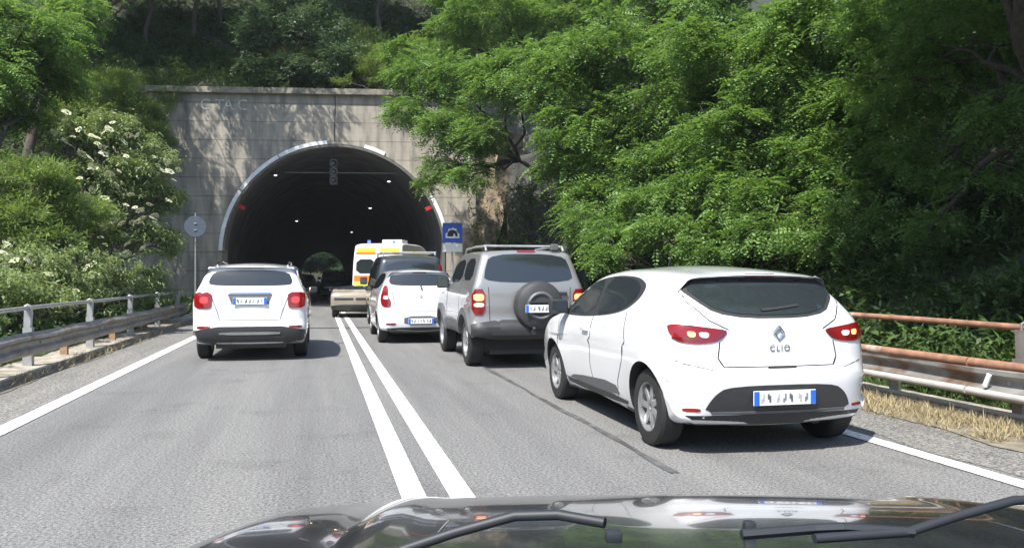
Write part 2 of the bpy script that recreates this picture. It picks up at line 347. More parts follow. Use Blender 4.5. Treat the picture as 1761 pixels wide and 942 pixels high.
# rocky side wall right of the portal
ROCK = mat("rock_face", (.25, .20, .14), .95, noise=.4, nscale=2.5, bump=1., bscale=9, dark=(.07, .06, .05), dscale=1.5)
def rockwall(name, a, b, h, label, m, lean=.5, seed=1):
    nx, nz = 40, 30; a, b = Vector(a), Vector(b); d = (b - a); nrm = Vector((d.y, -d.x, 0)).normalized(); V = []
    rr = random.Random(seed); ph = [rr.random() * 6 for _ in range(6)]
    for k in (0, 1):
        for j in range(nz):
            for i in range(nx):
                u, v = i / (nx - 1), j / (nz - 1)
                p = a + d * u; z = h * v
                o = -lean * v + (.22 * math.sin(u * 9 + ph[0] + v * 3) + .14 * math.sin(v * 13 + u * 7 + ph[1]) + .08 * math.sin(u * 31 + v * 17 + ph[2]))
                if k: o = -lean * v - 1.2
                V.append((p.x + nrm.x * o, p.y + nrm.y * o, z))
    n0 = nx * nz; Fq = []
    for j in range(nz - 1):
        for i in range(nx - 1):
            q = (j * nx + i, j * nx + i + 1, (j + 1) * nx + i + 1, (j + 1) * nx + i); Fq.append(q); Fq.append(tuple(n0 + t for t in q[::-1]))
    for i in range(nx - 1): t = (nz - 1) * nx + i; Fq.append((t, t + 1, n0 + t + 1, n0 + t))
    for j in range(nz - 1):
        for i in (0, nx - 1): t = j * nx + i; Fq.append((t, t + nx, n0 + t + nx, n0 + t))
    return setp(npmesh(name, np.array(V), np.array(Fq), [m], smooth=True), label, "retaining wall")
rockwall("retaining_wall", (6.4, 35.95, 0), (7.2, 34.0, 0), 7.6, "rough brown stone wall between the tunnel mouth and the shaded bank", ROCK, .4, 3)
rockwall("retaining_wall", (7.1, 34.1, 0), (8.3, 27, 0), 6.4, "bank wall darkened with painted shade running from the tunnel towards the grey off-roader", mat("shaded_rock", (.055, .055, .05), .95, noise=.3, nscale=2, bump=.8, bscale=8), 1.0, 5)  # shade of the recess put into a darker rock colour

# ------------------------------------------------------------------ guardrails
GALV = mat("galvanised_steel", (.42, .43, .43), .48, .55, noise=.15, nscale=12, dark=(.20, .15, .11), dmix=(.58, .72), dscale=2.2)
GALD = mat("weathered_steel", (.30, .29, .27), .55, .4, noise=.2, nscale=5, dark=(.17, .10, .065), dmix=(.5, .68), dscale=1.8)
RUST = mat("rusty_steel", (.30, .155, .095), .8, .1, noise=.3, nscale=9, dark=(.42, .36, .30), dmix=(.56, .66), dscale=3)
BRN = mat("brown_post_steel", (.33, .22, .14), .75, .1, noise=.25, nscale=14)
WB = [(0, .0), (.03, .02), (.075, .055), (.075, .095), (.02, .135), (.012, .165), (.02, .195), (.075, .235), (.075, .275), (.03, .31), (0, .33)]
def guardrail(x, sgn, y0, y1, full, mid, railm, beamm, label, postm, beams):
    t = bpy.data.objects.new("guardrail", None); col.objects.link(t); t.location = (x, y0, 0); setp(t, label, "guardrail")
    for yb, ye in beams:                                       # W profile, faces the road
        bm = bmesh.new(); ys = np.linspace(yb, ye, 12); rows = []
        prof = [(a, z) for a, z in WB] + [(a - .006, z) for a, z in WB[::-1]]
        for y in ys:
            dx = .012 * math.sin(y * 1.9); dz = .008 * math.sin(y * 2.7)
            rows.append([bm.verts.new((-sgn * (.16 + a) + dx, y - y0, .245 + z + dz)) for a, z in prof])
        k = len(prof)
        for i in range(len(rows) - 1):
            for j in range(k): bm.faces.new((rows[i][j], rows[i][(j + 1) % k], rows[i + 1][(j + 1) % k], rows[i + 1][j]))
        bm.faces.new(rows[0]); bm.faces.new(rows[-1][::-1])
        bmobj("beam", bm, beamm, t, 30)
    bm = bmesh.new(); tube(bm, [(0, y - y0, .90 + .006 * math.sin(y)) for y in np.linspace(y0, y1, 24)], .03, 12); bmobj("top_rail", bm, railm, t, 40)
    for y in full:
        bm = bmesh.new(); u = y - y0
        box(bm, (0, u, .32), (.12, .014, .60)); box(bm, (.055, u + .05, .32), (.014, .10, .6)); box(bm, (-.055, u + .05, .32), (.014, .10, .6))
        rr = Matrix.Rotation(R(-sgn * 2), 3, 'Y')
        box(bm, (0, u, .73), (.09, .012, .30), rr); box(bm, (.04, u + .04, .73), (.012, .08, .30), rr); box(bm, (-.04, u + .04, .73), (.012, .08, .3), rr)
        tube(bm, [(-.04 * 1, u + .02, .86), (-.04, u + .02, .93), (0, u + .02, .95), (.04, u + .02, .93), (.04, u + .02, .86)], .012, 6)
        box(bm, (-sgn * .10, u + .04, .41), (.12, .09, .12))
        bmobj("post", bm, postm, t)
        bm = bmesh.new(); lathe(bm, [(-.19 - .0, .001), (-.19, .02), (-.17, .02)], 'X', 10, (0, u, .41), False)
        for v in bm.verts: v.co.x = v.co.x * sgn + (0 if sgn > 0 else 0)
        bmobj("bolt", bm, GALV, t)
    for y in mid:
        bm = bmesh.new(); u = y - y0; box(bm, (0, u, .23), (.11, .014, .48)); box(bm, (.05, u + .04, .23), (.014, .08, .48)); box(bm, (-sgn * .10, u + .03, .40), (.14, .07, .12))
        bmobj("post", bm, BRN if sgn < 0 else postm, t)
    return t
fl = [3.6, 6.75, 9.9, 13.0, 16.25, 19.5, 22.6, 25.6]; ml = [5.2, 8.3, 11.5, 14.7, 17.9, 21.0, 24.1]
guardrail(-4.1, -1, 1, 26.2, fl, ml, GALV, GALD, "weathered grey steel guardrail along the left verge", GALV, [(1, 10.4), (10.38, 16.3), (16.28, 22.4), (22.38, 26.2)])
fr_ = [2.7, 5.98, 9.25, 12.5, 15.8, 19, 22.3]; mr_ = [4.3, 7.7, 10.9, 14.1, 17.4, 20.6]
gr = guardrail(6.1, 1, 1, 24, fr_, mr_, RUST, GALD, "rusty guardrail behind the white hatchback with a thin brown top rail", GALD, [(1, 6.4), (6.38, 12), (11.98, 18), (17.98, 24)])
for yb, ye in ((1, 6.4), (6.42, 14), (14.02, 24)):
    bm = bmesh.new(); tube(bm, [(-.205, y - 1, .562) for y in np.linspace(yb, ye, 10)], .042, 12); bmobj("rust_cap", bm, RUST, gr, 40)
    bm = bmesh.new(); tube(bm, [(-.235, y - 1, .30) for y in np.linspace(yb, ye, 10)], .036, 12); bmobj("lower_tube", bm, mat("pale_tube", (.50, .48, .44), .6, .2, noise=.15, nscale=6, dark=(.3, .22, .15), dmix=(.6, .75), dscale=3), gr, 40)
bm = bmesh.new(); box(bm, (0, 0, 0), (.02, .045, .13), Matrix.Rotation(R(25), 3, 'X'), .004); o = bmobj("delineator", bm, mat("delineator_white", (.8, .8, .78), .3), gr); o.location = (-.26, 5.15, .42)
bm = bmesh.new(); tube(bm, [(-.06, 4.4, .11), (-.06, 8, .115), (-.06, 10.5, .11)], .022, 8); bmobj("conduit", bm, mat("pale_conduit", (.5, .48, .43), .7), gr, 40)

# ------------------------------------------------------------------ signs by the tunnel
SM = mat("sign_grey_back", (.10, .125, .16), .5, .3, noise=.1)
t = bpy.data.objects.new("road_sign", None); col.objects.link(t); q = P(336, 476, 32.5); t.location = (q.x, q.y, 0)
setp(t, "round grey sign turned away on a slim pole left of the tunnel mouth", "road sign")
bm = bmesh.new(); tube(bm, [(0, 0, 0), (0, 0, 3.9)], .03); bmobj("pole", bm, GALV, t, 40)
bm = bmesh.new(); lathe(bm, [(-.05, .001), (-.05, .41), (-.035, .42), (-.035, .001)], 'Y', 40, (0, 0, 3.35), False); bmobj("disc", bm, SM, t, 40)
for zb_ in (3.48, 3.22):
    bm = bmesh.new(); box(bm, (0, -.07, zb_), (.10, .02, .05)); bmobj("bracket", bm, GALV, t)
t = bpy.data.objects.new("road_sign", None); col.objects.link(t); q = P(778, 476, 30.5); t.location = (q.x, q.y, 0); t.rotation_euler = (0, 0, -.06)
setp(t, "blue square sign with a tunnel pictogram over a white plate", "road sign")
BLU = mat("sign_blue", (.006, .09, .52), .35); WHT = mat("sign_white", (.82, .82, .82), .4); BLK = mat("sign_black", (.012, .012, .012), .5)
bm = bmesh.new(); tube(bm, [(.0, .05, 0), (.0, .05, 3.4)], .035); bmobj("pole", bm, GALV, t, 40)
sz = .74; zc = 3.0
bm = bmesh.new(); box(bm, (0, 0, zc), (sz, .02, sz), None, .006); bmobj("panel", bm, BLU, t)
def flat(name, pts, y, m, par, th=.004):
    bm = bmesh.new(); f = bm.faces.new([bm.verts.new((x, y, z)) for x, z in pts]); r = bmesh.ops.extrude_face_region(bm, geom=[f])
    for v in r['geom']:
        if isinstance(v, bmesh.types.BMVert): v.co.y -= th
    return bmobj(name, bm, m, par)
def rr4(hw, hh, cz): return [(-hw, cz - hh), (hw, cz - hh), (hw, cz + hh), (-hw, cz + hh)]
hill_p = [(-.26, -.2), (.26, -.2), (.26, -.04), (.17, .03), (.14, .16), (.06, .16), (.03, .2), (-.07, .14), (-.14, .17), (-.18, .02), (-.26, -.04)]
flat("pictogram", [(x, zc + z) for x, z in hill_p], -.011, WHT, t)
flat("pictogram", [(-.19, zc - .14)] + [(-.19 * math.cos(math.pi * k / 12), zc - .06 + .17 * math.sin(math.pi * k / 12)) for k in range(13)] + [(.19, zc - .14)], -.016, BLK, t)
flat("pictogram", [(.02, zc - .14), (.12, zc - .14), (.08, zc - .03), (.05, zc - .03)], -.021, WHT, t)
bm = bmesh.new(); box(bm, (0, 0, zc - .56), (sz, .02, .3), None, .006); bmobj("plate", bm, WHT, t)

# ------------------------------------------------------------------ vehicles
WPAINT = mat("white_car_paint", (.70, .71, .72), .25, coat=1., noise=.03, nscale=2, dark=(.5, .49, .46), dmix=(.58, .85), dscale=2.5)
SILV = mat("silver_car_paint", (.27, .27, .265), .34, .35, coat=.8, noise=.05, nscale=3)
BEIGE = mat("beige_car_paint", (.30, .26, .20), .4, coat=.5, noise=.08, nscale=4)
GREYP = mat("charcoal_car_paint", (.045, .05, .055), .25, .3, coat=1.)
GLASS = mat("dark_car_glass", (.022, .028, .032), .04, spec=.9)
RUB = mat("black_rubber", (.018, .018, .018), .75, noise=.2, nscale=20)
BPL = mat("black_plastic", (.03, .031, .033), .5, noise=.15, nscale=30, bump=.1, bscale=300)
GPL = mat("grey_plastic", (.10, .105, .11), .55, noise=.1, nscale=20)
RED = mat("tail_lamp_red", (.20, .004, .006), .12, coat=.5); REDD = mat("tail_lamp_dark_red", (.13, .004, .006), .12, coat=1.)
AMB = mat("tail_lamp_amber", (.85, .28, .03), .15, coat=1.); CLR = mat("tail_lamp_clear", (.75, .72, .70), .1, coat=1.)
LIT = mat("lit_lamp_amber", (1, .5, .2), .2, emit=(1, .32, .08), es=1.0)
LITR = mat("lit_lamp_red", (.9, .05, .05), .2, emit=(1, .03, .03), es=.35)
CHR = mat("chrome", (.6, .61, .62), .12, 1.); RIM = mat("wheel_alloy", (.42, .43, .44), .35, .7, noise=.1, nscale=10)
PLW = mat("plate_white", (.78, .79, .78), .4); PLB = mat("plate_blue", (.02, .13, .62), .4); INK1 = mat("plate_ink", (.22, .23, .25), .5); INK2 = mat("plate_ink_pale", (.42, .43, .45), .5); INK3 = mat("plate_ink_dark", (.12, .13, .14), .5)
GAP = mat("panel_gap", (.02, .02, .02), .9)

def catmull(pts, n):
    pts = np.array(pts, float); m = len(pts); out = []
    seg = np.array([np.linalg.norm(pts[(i + 1) % m, :2] - pts[i, :2]) for i in range(m)])
    for i in range(m):
        k = max(2, int(round(n * seg[i] / seg.sum()))); p0, p1, p2, p3 = pts[i - 1], pts[i], pts[(i + 1) % m], pts[(i + 2) % m]
        t0 = 0; t1 = max(1e-3, np.linalg.norm((p1 - p0)[:2])) ** .5; t2 = t1 + max(1e-3, np.linalg.norm((p2 - p1)[:2])) ** .5; t3 = t2 + max(1e-3, np.linalg.norm((p3 - p2)[:2])) ** .5
        for j in range(k):
            t = t1 + (t2 - t1) * j / k
            A1 = (t1 - t) / (t1 - t0) * p0 + (t - t0) / (t1 - t0) * p1; A2 = (t2 - t) / (t2 - t1) * p1 + (t - t1) / (t2 - t1) * p2; A3 = (t3 - t) / (t3 - t2) * p2 + (t - t2) / (t3 - t2) * p3
            B1 = (t2 - t) / (t2 - t0) * A1 + (t - t0) / (t2 - t0) * A2; B2 = (t3 - t) / (t3 - t1) * A2 + (t - t1) / (t3 - t1) * A3
            out.append((t2 - t) / (t2 - t1) * B1 + (t - t1) / (t2 - t1) * B2)
    return np.array(out)
def pchip(xs, ys):
    xs = np.array(xs, float); ys = np.array(ys, float)
    def f(v):
        v = np.clip(v, xs[0], xs[-1]); i = np.clip(np.searchsorted(xs, v) - 1, 0, len(xs) - 2)
        h = xs[1:] - xs[:-1]; d = (ys[1:] - ys[:-1]) / h; m = np.zeros(len(xs)); m[0] = d[0]; m[-1] = d[-1]
        for k in range(1, len(xs) - 1): m[k] = 0 if d[k - 1] * d[k] <= 0 else 2 * d[k - 1] * d[k] / (d[k - 1] + d[k])
        t = (v - xs[i]) / h[i]
        return (2 * t**3 - 3 * t**2 + 1) * ys[i] + (t**3 - 2 * t**2 + t) * h[i] * m[i] + (-2 * t**3 + 3 * t**2) * ys[i + 1] + (t**3 - t**2) * h[i] * m[i + 1]
    return f
class Car:
    def __init__(s, name, label, paint, prof, widths, L, wheels, wr, ww=.2, group=None, cat="car", bulge=.025, rtap=.07, ftap=.08, gtap=.08, zb=.95, crown=.03, track=None, nprof=190, spine=(.7, .72), low=None, lowz=.225, topz=9):
        s.root = bpy.data.objects.new(name, None); col.objects.link(s.root); setp(s.root, label, cat, group); s.L = L
        wf = pchip([a for a, _ in widths], [b for _, b in widths]); s.wheels = wheels; s.wr = wr
        def W(y, z):
            v = wf(z); v = v - rtap * np.clip((.9 - y) / .9, 0, 1) ** 2 - ftap * np.clip((y - (L - 1)) / 1, 0, 1) ** 2
            v = v - gtap * np.clip((1.3 - y) / 1.3, 0, 1) ** 1.5 * np.clip((z - zb) / .4, 0, 1)
            for wy in wheels: v = v + bulge * np.exp(-((y - wy) / .42) ** 2) * np.exp(-((z - .62) / .28) ** 2)
            return v
        s.W = W
        Q = catmull(prof, nprof); n = len(Q); Y, Z = Q[:, 0], Q[:, 1]; rin, rout = np.maximum(Q[:, 2], .01), np.maximum(Q[:, 3], .01)
        T = np.roll(Q[:, :2], -2, 0) - np.roll(Q[:, :2], 2, 0); T /= np.linalg.norm(T, axis=1)[:, None] + 1e-9
        N = np.stack([T[:, 1], -T[:, 0]], 1)
        area = .5 * np.sum(Y * np.roll(Z, -1) - np.roll(Y, -1) * Z)
        if area > 0: N = -N                                            # inward
        rings = []
        for f in (0, .2, .4, .6, .8, 1.):
            ins = crown * f * f * np.minimum(1, rin / .05)
            y, z = Y + N[:, 0] * ins, Z + N[:, 1] * ins
            yw, zw = Y + N[:, 0] * (ins + rin), Z + N[:, 1] * (ins + rin)
            x = np.maximum((W(yw, zw) - rout), .05) * f; rings.append((x, y, z))
        for ph in (15, 30, 45, 60, 75, 90):
            a = R(ph); ins = crown * np.minimum(1, rin / .05) + rin * (1 - math.cos(a))
            y, z = Y + N[:, 0] * ins, Z + N[:, 1] * ins; i2 = crown * np.minimum(1, rin / .05) + rin
            yw, zw = Y + N[:, 0] * i2, Z + N[:, 1] * i2
            x = W(yw, zw) - rout * (1 - math.sin(a)); rings.append((x, y, z))
        _, y9, z9 = rings[-1]; MY = np.clip(y9, spine[0], L - spine[0]); MZ = np.full(n, spine[1])
        for a in (.06, .14, .25, .38, .52, .66, .8, .92):
            y, z = y9 + (MY - y9) * a, z9 + (MZ - z9) * a; rings.append((W(y, z), y, z))
        bm = bmesh.new(); c0 = [bm.verts.new((0, y, z)) for _, y, z in zip(*rings[0])]
        def side(sg):
            prev = c0
            for x, y, z in rings[1:]:
                cur = [bm.verts.new((sg * a, b, c)) for a, b, c in zip(x, y, z)]
                for i in range(n):
                    j = (i + 1) % n; q = (prev[i], prev[j], cur[j], cur[i]); bm.faces.new(q if sg > 0 else q[::-1])
                prev = cur
            bm.faces.new(prev if sg > 0 else prev[::-1])
        side(1); side(-1)
        bmesh.ops.recalc_face_normals(bm, faces=bm.faces)
        me = bpy.data.meshes.new("body"); bm.to_mesh(me)
        s.bvh = BVHTree.FromBMesh(bm); bm.free()
        ob = link("body", me, s.root, [paint, BPL])
        # wheel wells
        cb = bmesh.new()
        for wy in wheels:
            for sg in (-1, 1):
                lathe(cb, [(sg * .56, wr + .055), (sg * 1.3, wr + .055)], 'X', 40, (0, wy, wr - .0), False)
        bmesh.ops.recalc_face_normals(cb, faces=cb.faces)
        cm = bpy.data.meshes.new("c"); cb.to_mesh(cm); cb.free(); co = bpy.data.objects.new("c", cm); col.objects.link(co)
        md = ob.modifiers.new("b", 'BOOLEAN'); md.operation = 'DIFFERENCE'; md.object = co
        for solver, us in (('EXACT', False), ('MANIFOLD', False), ('EXACT', True), ('FAST', False)):
            md.solver = solver; md.use_self = us
            dg = bpy.context.evaluated_depsgraph_get(); nm = bpy.data.meshes.new_from_object(ob.evaluated_get(dg))
            ok = sum(p.area for p in nm.polygons) > .75 * sum(p.area for p in me.polygons)
            print("BOOL", label[:20], solver, len(nm.polygons), len(me.polygons), ok)
            if ok: break
        ob.modifiers.clear(); ob.data = nm; bpy.data.objects.remove(co)
        nm.materials.clear(); nm.materials.append(paint); nm.materials.append(low or BPL)
        for p in nm.polygons:
            c = p.center; mi = 0
            if abs(c.x) < .99:
                for wy in wheels:
                    if math.hypot(c.y - wy, c.z - wr) < wr + .0545 and abs(c.x) > .5: mi = 1
            if c.z < lowz or c.z > topz: mi = 1
            p.material_index = mi; p.use_smooth = True
        nm.set_sharp_from_angle(angle=R(38)); nm.name = "body"
        tr = track or (wf(.5) - ww / 2 - .03)
        for wy in wheels:
            for sg in (-1, 1): s.wheel(sg * tr, wy, sg, wr, ww)
        # dark floor / axle block so the underside reads solid
        bm = bmesh.new(); box(bm, (0, L / 2, .27), (1.1, L - .7, .16)); box(bm, (0, wheels[0], wr), (tr * 1.9, .12, .12)); box(bm, (0, wheels[1], wr), (tr * 1.9, .12, .12)); bmobj("underbody", bm, BPL, s.root)
    def wheel(s, x, y, sg, r, w):
        o = bpy.data.objects.new("wheel", None); 
        bm = bmesh.new(); h = w / 2; ri = r * .64
        lathe(bm, [(-h, ri), (-h - .004, r * .8), (-h * .93, r * .94), (-h * .7, r), (h * .7, r), (h * .93, r * .94), (h + .004, r * .8), (h, ri), (h * .5, ri * .94), (-h * .5, ri * .94)], 'X', 44)
        wo = bmobj("wheel", bm, RUB, s.root, 35); wo.location = (x, y, r)
        bm = bmesh.new(); lathe(bm, [(sg * h * .55, .001), (sg * h * .7, .06), (sg * h * .72, .07), (sg * h * .3, .08), (sg * h * .1, ri * .9), (sg * h * .92, ri * .94), (sg * h * .96, ri * .985), (-sg * h * .9, ri * .985), (-sg * h * .9, .001)], 'X', 40, closed=False)
        for k in range(7):
            t = 2 * math.pi * k / 7; c, sn = math.cos(t), math.sin(t); Rm = Matrix.Rotation(-t, 3, 'X')
            box(bm, Vector((sg * h * .62, c * ri * .52, sn * ri * .52)), (.022, ri * .84, .05), Matrix(((1, 0, 0), (0, c, -sn), (0, sn, c))), .006)
        bmobj("rim", bm, RIM, wo, 35)
    def cast(s, view, a, b):
        o, d = {'rear': ((a, -3, b), (0, 1, 0)), 'front': ((a, s.L + 3, b), (0, -1, 0)), 'L': ((-3, a, b), (1, 0, 0)), 'R': ((3, a, b), (-1, 0, 0)), 'top': ((a, b, 5), (0, 0, -1))}[view]
        o, d = Vector(o), Vector(d); h = s.bvh.ray_cast(o, d)
        if h[0] is None or (view == 'rear' and h[0].y > s.L * .35) or (view == 'front' and h[0].y < s.L * .5):
            h = s.bvh.find_nearest(o + d * (3.1 if view != 'top' else 3.6))
        p, n = h[0], h[1]
        if n.dot(d) > 0: n = -n
        return p, n
    def patch(s, name, poly, view, m, eps=.006, rnd_=2, res=.05, parent=None, label=None, mirror=False, curve=True):
        outs = []
        views = [(view, 1)] if not mirror else ([(view, 1), (view, -1)] if view not in ('L', 'R') else [('L', 1), ('R', 1)])
        for vw, sx in views:
            pts = [(a * sx, b) for a, b in poly]
            for _ in range(rnd_):
                q = []
                for i in range(len(pts)):
                    a, b = pts[i], pts[(i + 1) % len(pts)]; q += [(a[0] * .78 + b[0] * .22, a[1] * .78 + b[1] * .22), (a[0] * .22 + b[0] * .78, a[1] * .22 + b[1] * .78)]
                pts = q
            dn = []
            for i in range(len(pts)):
                a, b = pts[i], pts[(i + 1) % len(pts)]; L_ = math.hypot(b[0] - a[0], b[1] - a[1]); k = max(1, int(L_ / res))
                dn += [(a[0] + (b[0] - a[0]) * j / k, a[1] + (b[1] - a[1]) * j / k) for j in range(k)]
            nb = len(dn); ar = sum(dn[i][0] * dn[(i + 1) % nb][1] - dn[(i + 1) % nb][0] * dn[i][1] for i in range(nb))
            if ar < 0: dn = dn[::-1]
            xs = [p[0] for p in dn]; ys = [p[1] for p in dn]; P2 = [Vector(p) for p in dn]
            gx = min(xs) + res
            while gx < max(xs):
                gy = min(ys) + res * .9
                while gy < max(ys): P2.append(Vector((gx + .001, gy))); gy += res
                gx += res
            r = delaunay_2d_cdt(P2, [], [list(range(nb))], 1, 1e-5)
            vv, ee, ff = r[0], r[1], r[2]
            bm = bmesh.new(); vt = []; nn = []
            for v in vv:
                p, nrm = s.cast(vw, v.x, v.y); vt.append(bm.verts.new(p + nrm * eps)); nn.append((p, nrm))
            for f in ff:
                try: bm.faces.new([vt[i] for i in f])
                except Exception: pass
            for v in [v for v in bm.verts if not v.link_faces]: bm.verts.remove(v)
            idx = {v: i for i, v in enumerate(vt) if v.is_valid}
            bd = [e for e in bm.edges if len(e.link_faces) == 1]; new = {}
            for e in bd:
                for v in e.verts:
                    if v not in new: p, nrm = nn[idx[v]]; new[v] = bm.verts.new(p - nrm * .004)
            for e in bd:
                a, b = e.verts; bm.faces.new((a, b, new[b], new[a]))
            o = bmobj(name, bm, m, parent or s.root, 40)
            if label: o["label"] = label
            outs.append(o)
        return outs
    def seam(s, pts, view, w=.010, m=None, parent=None, mirror=False, name="panel_gap", eps=.0015):
        views = [(view, 1)] if not mirror else ([(view, 1), (view, -1)] if view not in ('L', 'R') else [('L', 1), ('R', 1)])
        for vw, sx in views:
            bm = bmesh.new(); path = []
            for i in range(len(pts) - 1):
                a, b = pts[i], pts[i + 1]; k = max(1, int(math.hypot(b[0] - a[0], b[1] - a[1]) / .04))
                for j in range(k + (i == len(pts) - 2)): path.append((sx * (a[0] + (b[0] - a[0]) * j / k), a[1] + (b[1] - a[1]) * j / k))
            q = []
            for a in path: p, nrm = s.cast(vw, *a); q.append((p, nrm))
            rows = []
            for i, (p, nrm) in enumerate(q):
                t = (q[min(i + 1, len(q) - 1)][0] - q[max(i - 1, 0)][0]).normalized(); c = t.cross(nrm).normalized() * w / 2
                rows.append([bm.verts.new(p + c + nrm * eps), bm.verts.new(p - c + nrm * eps), bm.verts.new(p - c - nrm * .004), bm.verts.new(p + c - nrm * .004)])
            for i in range(len(rows) - 1):
                for j in range(4): bm.faces.new((rows[i][j], rows[i][(j + 1) % 4], rows[i + 1][(j + 1) % 4], rows[i + 1][j]))
            bmobj(name, bm, m or GAP, parent or s.root)
    def bolt_on(s, name, view, a, b, size, m, bev=.01, out=0., parent=None, rot=None):
        p, n = s.cast(view, a, b); bm = bmesh.new(); box(bm, (0, 0, 0), size, rot, bev); o = bmobj(name, bm, m, parent or s.root, 35); o.location = p + n * out; return o
    def plate(s, cx, z, wd=.52, ht=.11, tilt=0., out=.012, seed=0):
        p, n = s.cast('rear', cx, z); bm = bmesh.new(); box(bm, (0, 0, 0), (wd, .008, ht), None, .003)
        o = bmobj("number_plate", bm, PLW, s.root); o.location = (cx, p.y - out, z); o.rotation_euler = (tilt, 0, 0)
        bm = bmesh.new(); box(bm, (-wd / 2 + .024, -.0055, 0), (.042, .006, ht - .008)); bmobj("blue_band", bm, PLB, o)
        bm = bmesh.new(); box(bm, (wd / 2 - .024, -.0055, 0), (.042, .006, ht - .008)); bmobj("blue_band", bm, PLB, o)
        rr = random.Random(seed); x = -wd / 2 + .075
        for k in range(7):                                   # illegible dark strokes
            if k == 2 or k == 5: x += .02
            bm = bmesh.new(); h_ = rr.uniform(.026, .04); e_ = rr.choice([-1, 1]); box(bm, (x - .007, -.0055, e_ * (.032 - h_ / 2)), (.016, .004, h_)); box(bm, (x + .0065, -.0055, -e_ * .006), (.016, .004, .05))
            bmobj("character", bm, rr.choice([INK1, INK2, INK3]), o); x += .054
    def mirror(s, y, z, m, sz=(.2, .11, .14)):
        for vw, sg in (('L', -1), ('R', 1)):
            p, n = s.cast(vw, y, z); bm = bmesh.new(); box(bm, (0, 0, 0), sz, None, .035); o = bmobj("wing_mirror", bm, m, s.root, 50); o.location = (p.x + sg * (.03 + sz[0] / 2), y, z + .04)
            bm = bmesh.new(); box(bm, (-sg * .09, 0, -.05), (.14, .05, .03), None, .008); bmobj("mirror_arm", bm, BPL, o)
            bm = bmesh.new(); box(bm, (0, -sz[1] / 2 - .001, .0), (sz[0] - .04, .004, sz[2] - .035), None, .0); bmobj("mirror_glass", bm, GLASS, o)

def pr(*rows): return rows
# ---- the near white hatchback
c = Car("parked_car", "nearest white hatchback with a round-shouldered tail and lozenge badge", WPAINT,
 pr((.30, .20, .05, .10), (.09, .235, .2, .26), (.035, .33, .28, .36), (.005, .46, .30, .40), (-.005, .58, .30, .40), (.01, .655, .28, .38), (.045, .70, .26, .36), (.06, .82, .25, .34), (.085, .95, .22, .32), (.13, 1.045, .2, .28),
    (.26, 1.19, .19, .22), (.38, 1.325, .14, .2), (.33, 1.365, .06, .18), (.42, 1.392, .06, .2), (.8, 1.428, .07, .22), (1.35, 1.452, .07, .22), (1.9, 1.445, .07, .22), (2.3, 1.395, .08, .22), (2.62, 1.27, .1, .2), (3.0, 1.06, .1, .18), (3.12, 1.0, .06, .16), (3.5, .93, .1, .22), (3.85, .82, .22, .4), (4.0, .68, .3, .48), (4.06, .5, .3, .48), (4.04, .33, .2, .4), (3.85, .2, .06, .1), (2, .19, .05, .07)),
 [(.18, .78), (.28, .825), (.45, .852), (.7, .866), (.86, .862), (.95, .835), (1.05, .79), (1.25, .70), (1.42, .61), (1.6, .56)], 4.06, (.62, 3.21), .31, .2, bulge=.035, rtap=.03, gtap=.10, track=.745)
clio = c
c.patch("rear_window_seal", [(-.43, 1.035), (.43, 1.035), (.64, 1.21), (.635, 1.285), (.5, 1.35), (-.5, 1.35), (-.635, 1.285), (-.64, 1.21)], 'rear', BPL, .006)
gl = c.patch("rear_window", [(-.41, 1.055), (.41, 1.055), (.605, 1.215), (.60, 1.275), (.47, 1.33), (-.47, 1.33), (-.60, 1.275), (-.605, 1.215)], 'rear', GLASS, .011)[0]
c.patch("brake_light", [(-.13, 1.352), (.13, 1.352), (.13, 1.372), (-.13, 1.372)], 'rear', REDD, .006, 0)
c.seam([(-.10, 1.085), (.02, 1.095), (.24, 1.12)], 'rear', .022, BPL, None, False, "rear_wiper", .02)
for sx in (1, -1):
    poly = [(.40, .945), (.55, .965), (.70, .985), (.815, .992), (.825, .93), (.79, .865), (.66, .845), (.48, .865)]
    tl = c.patch("tail_light", [(sx * a, b) for a, b in poly], 'rear', RED, .010, 2, .03)[0]
    c.patch("lamp_rim", [(sx * a, b) for a, b in [(.41, .94), (.46, .95), (.54, .88), (.48, .868)]], 'rear', REDD, .013, 1, .03, tl)
    c.patch("lamp_lens", [(sx * a, b) for a, b in [(.56, .93), (.64, .935), (.63, .895), (.57, .89)]], 'rear', CLR, .014, 1, .02, tl)
    c.patch("lamp_lens", [(sx * a, b) for a, b in [(.66, .935), (.72, .94), (.71, .90), (.665, .895)]], 'rear', LIT, .014, 1, .02, tl)
    c.patch("lamp_rim", [(sx * a, b) for a, b in [(.60, .87), (.80, .88), (.82, .90), (.60, .885)]], 'rear', REDD, .013, 1, .03, tl)
c.patch("diffuser", [(-.44, .54), (.44, .54), (.56, .46), (.63, .315), (-.63, .315), (-.56, .46)], 'rear', BPL, .005, 2)
c.patch('lower_black_strip', [(-.74, .315), (.74, .315), (.74, .19), (-.74, .19)], 'rear', BPL, .004, 0)  # black strip over the lowest part of the tail
c.seam([(-.56, .335), (.56, .335)], 'rear', .02, GPL, None, False, "bumper_strip", .01)
c.plate(.0, .445, out=.02, seed=3)
for sx in (1, -1): c.patch("reflector", [(sx * a, b) for a, b in [(.64, .37), (.76, .37), (.76, .345), (.64, .345)]], 'rear', RED, .006, 1, .03)
hatch = [(-.40, .865), (-.42, .72), (-.46, .665), (.46, .665), (.42, .72), (.40, .865)]
c.seam([(-.48, .86), (-.50, .74), (-.46, .675), (.46, .675), (.50, .74), (.48, .86)], 'rear')
c.seam([(-.40, .95), (-.54, 1.02), (-.65, 1.15), (-.655, 1.24)], 'rear', mirror=True)
c.seam([(-.12, .668), (.12, .668)], 'rear', .018, GAP, name="hatch_handle", eps=.004)
c.seam([(-.55, .655), (-.75, .70), (-.84, .74)], 'rear', .006, mirror=True)
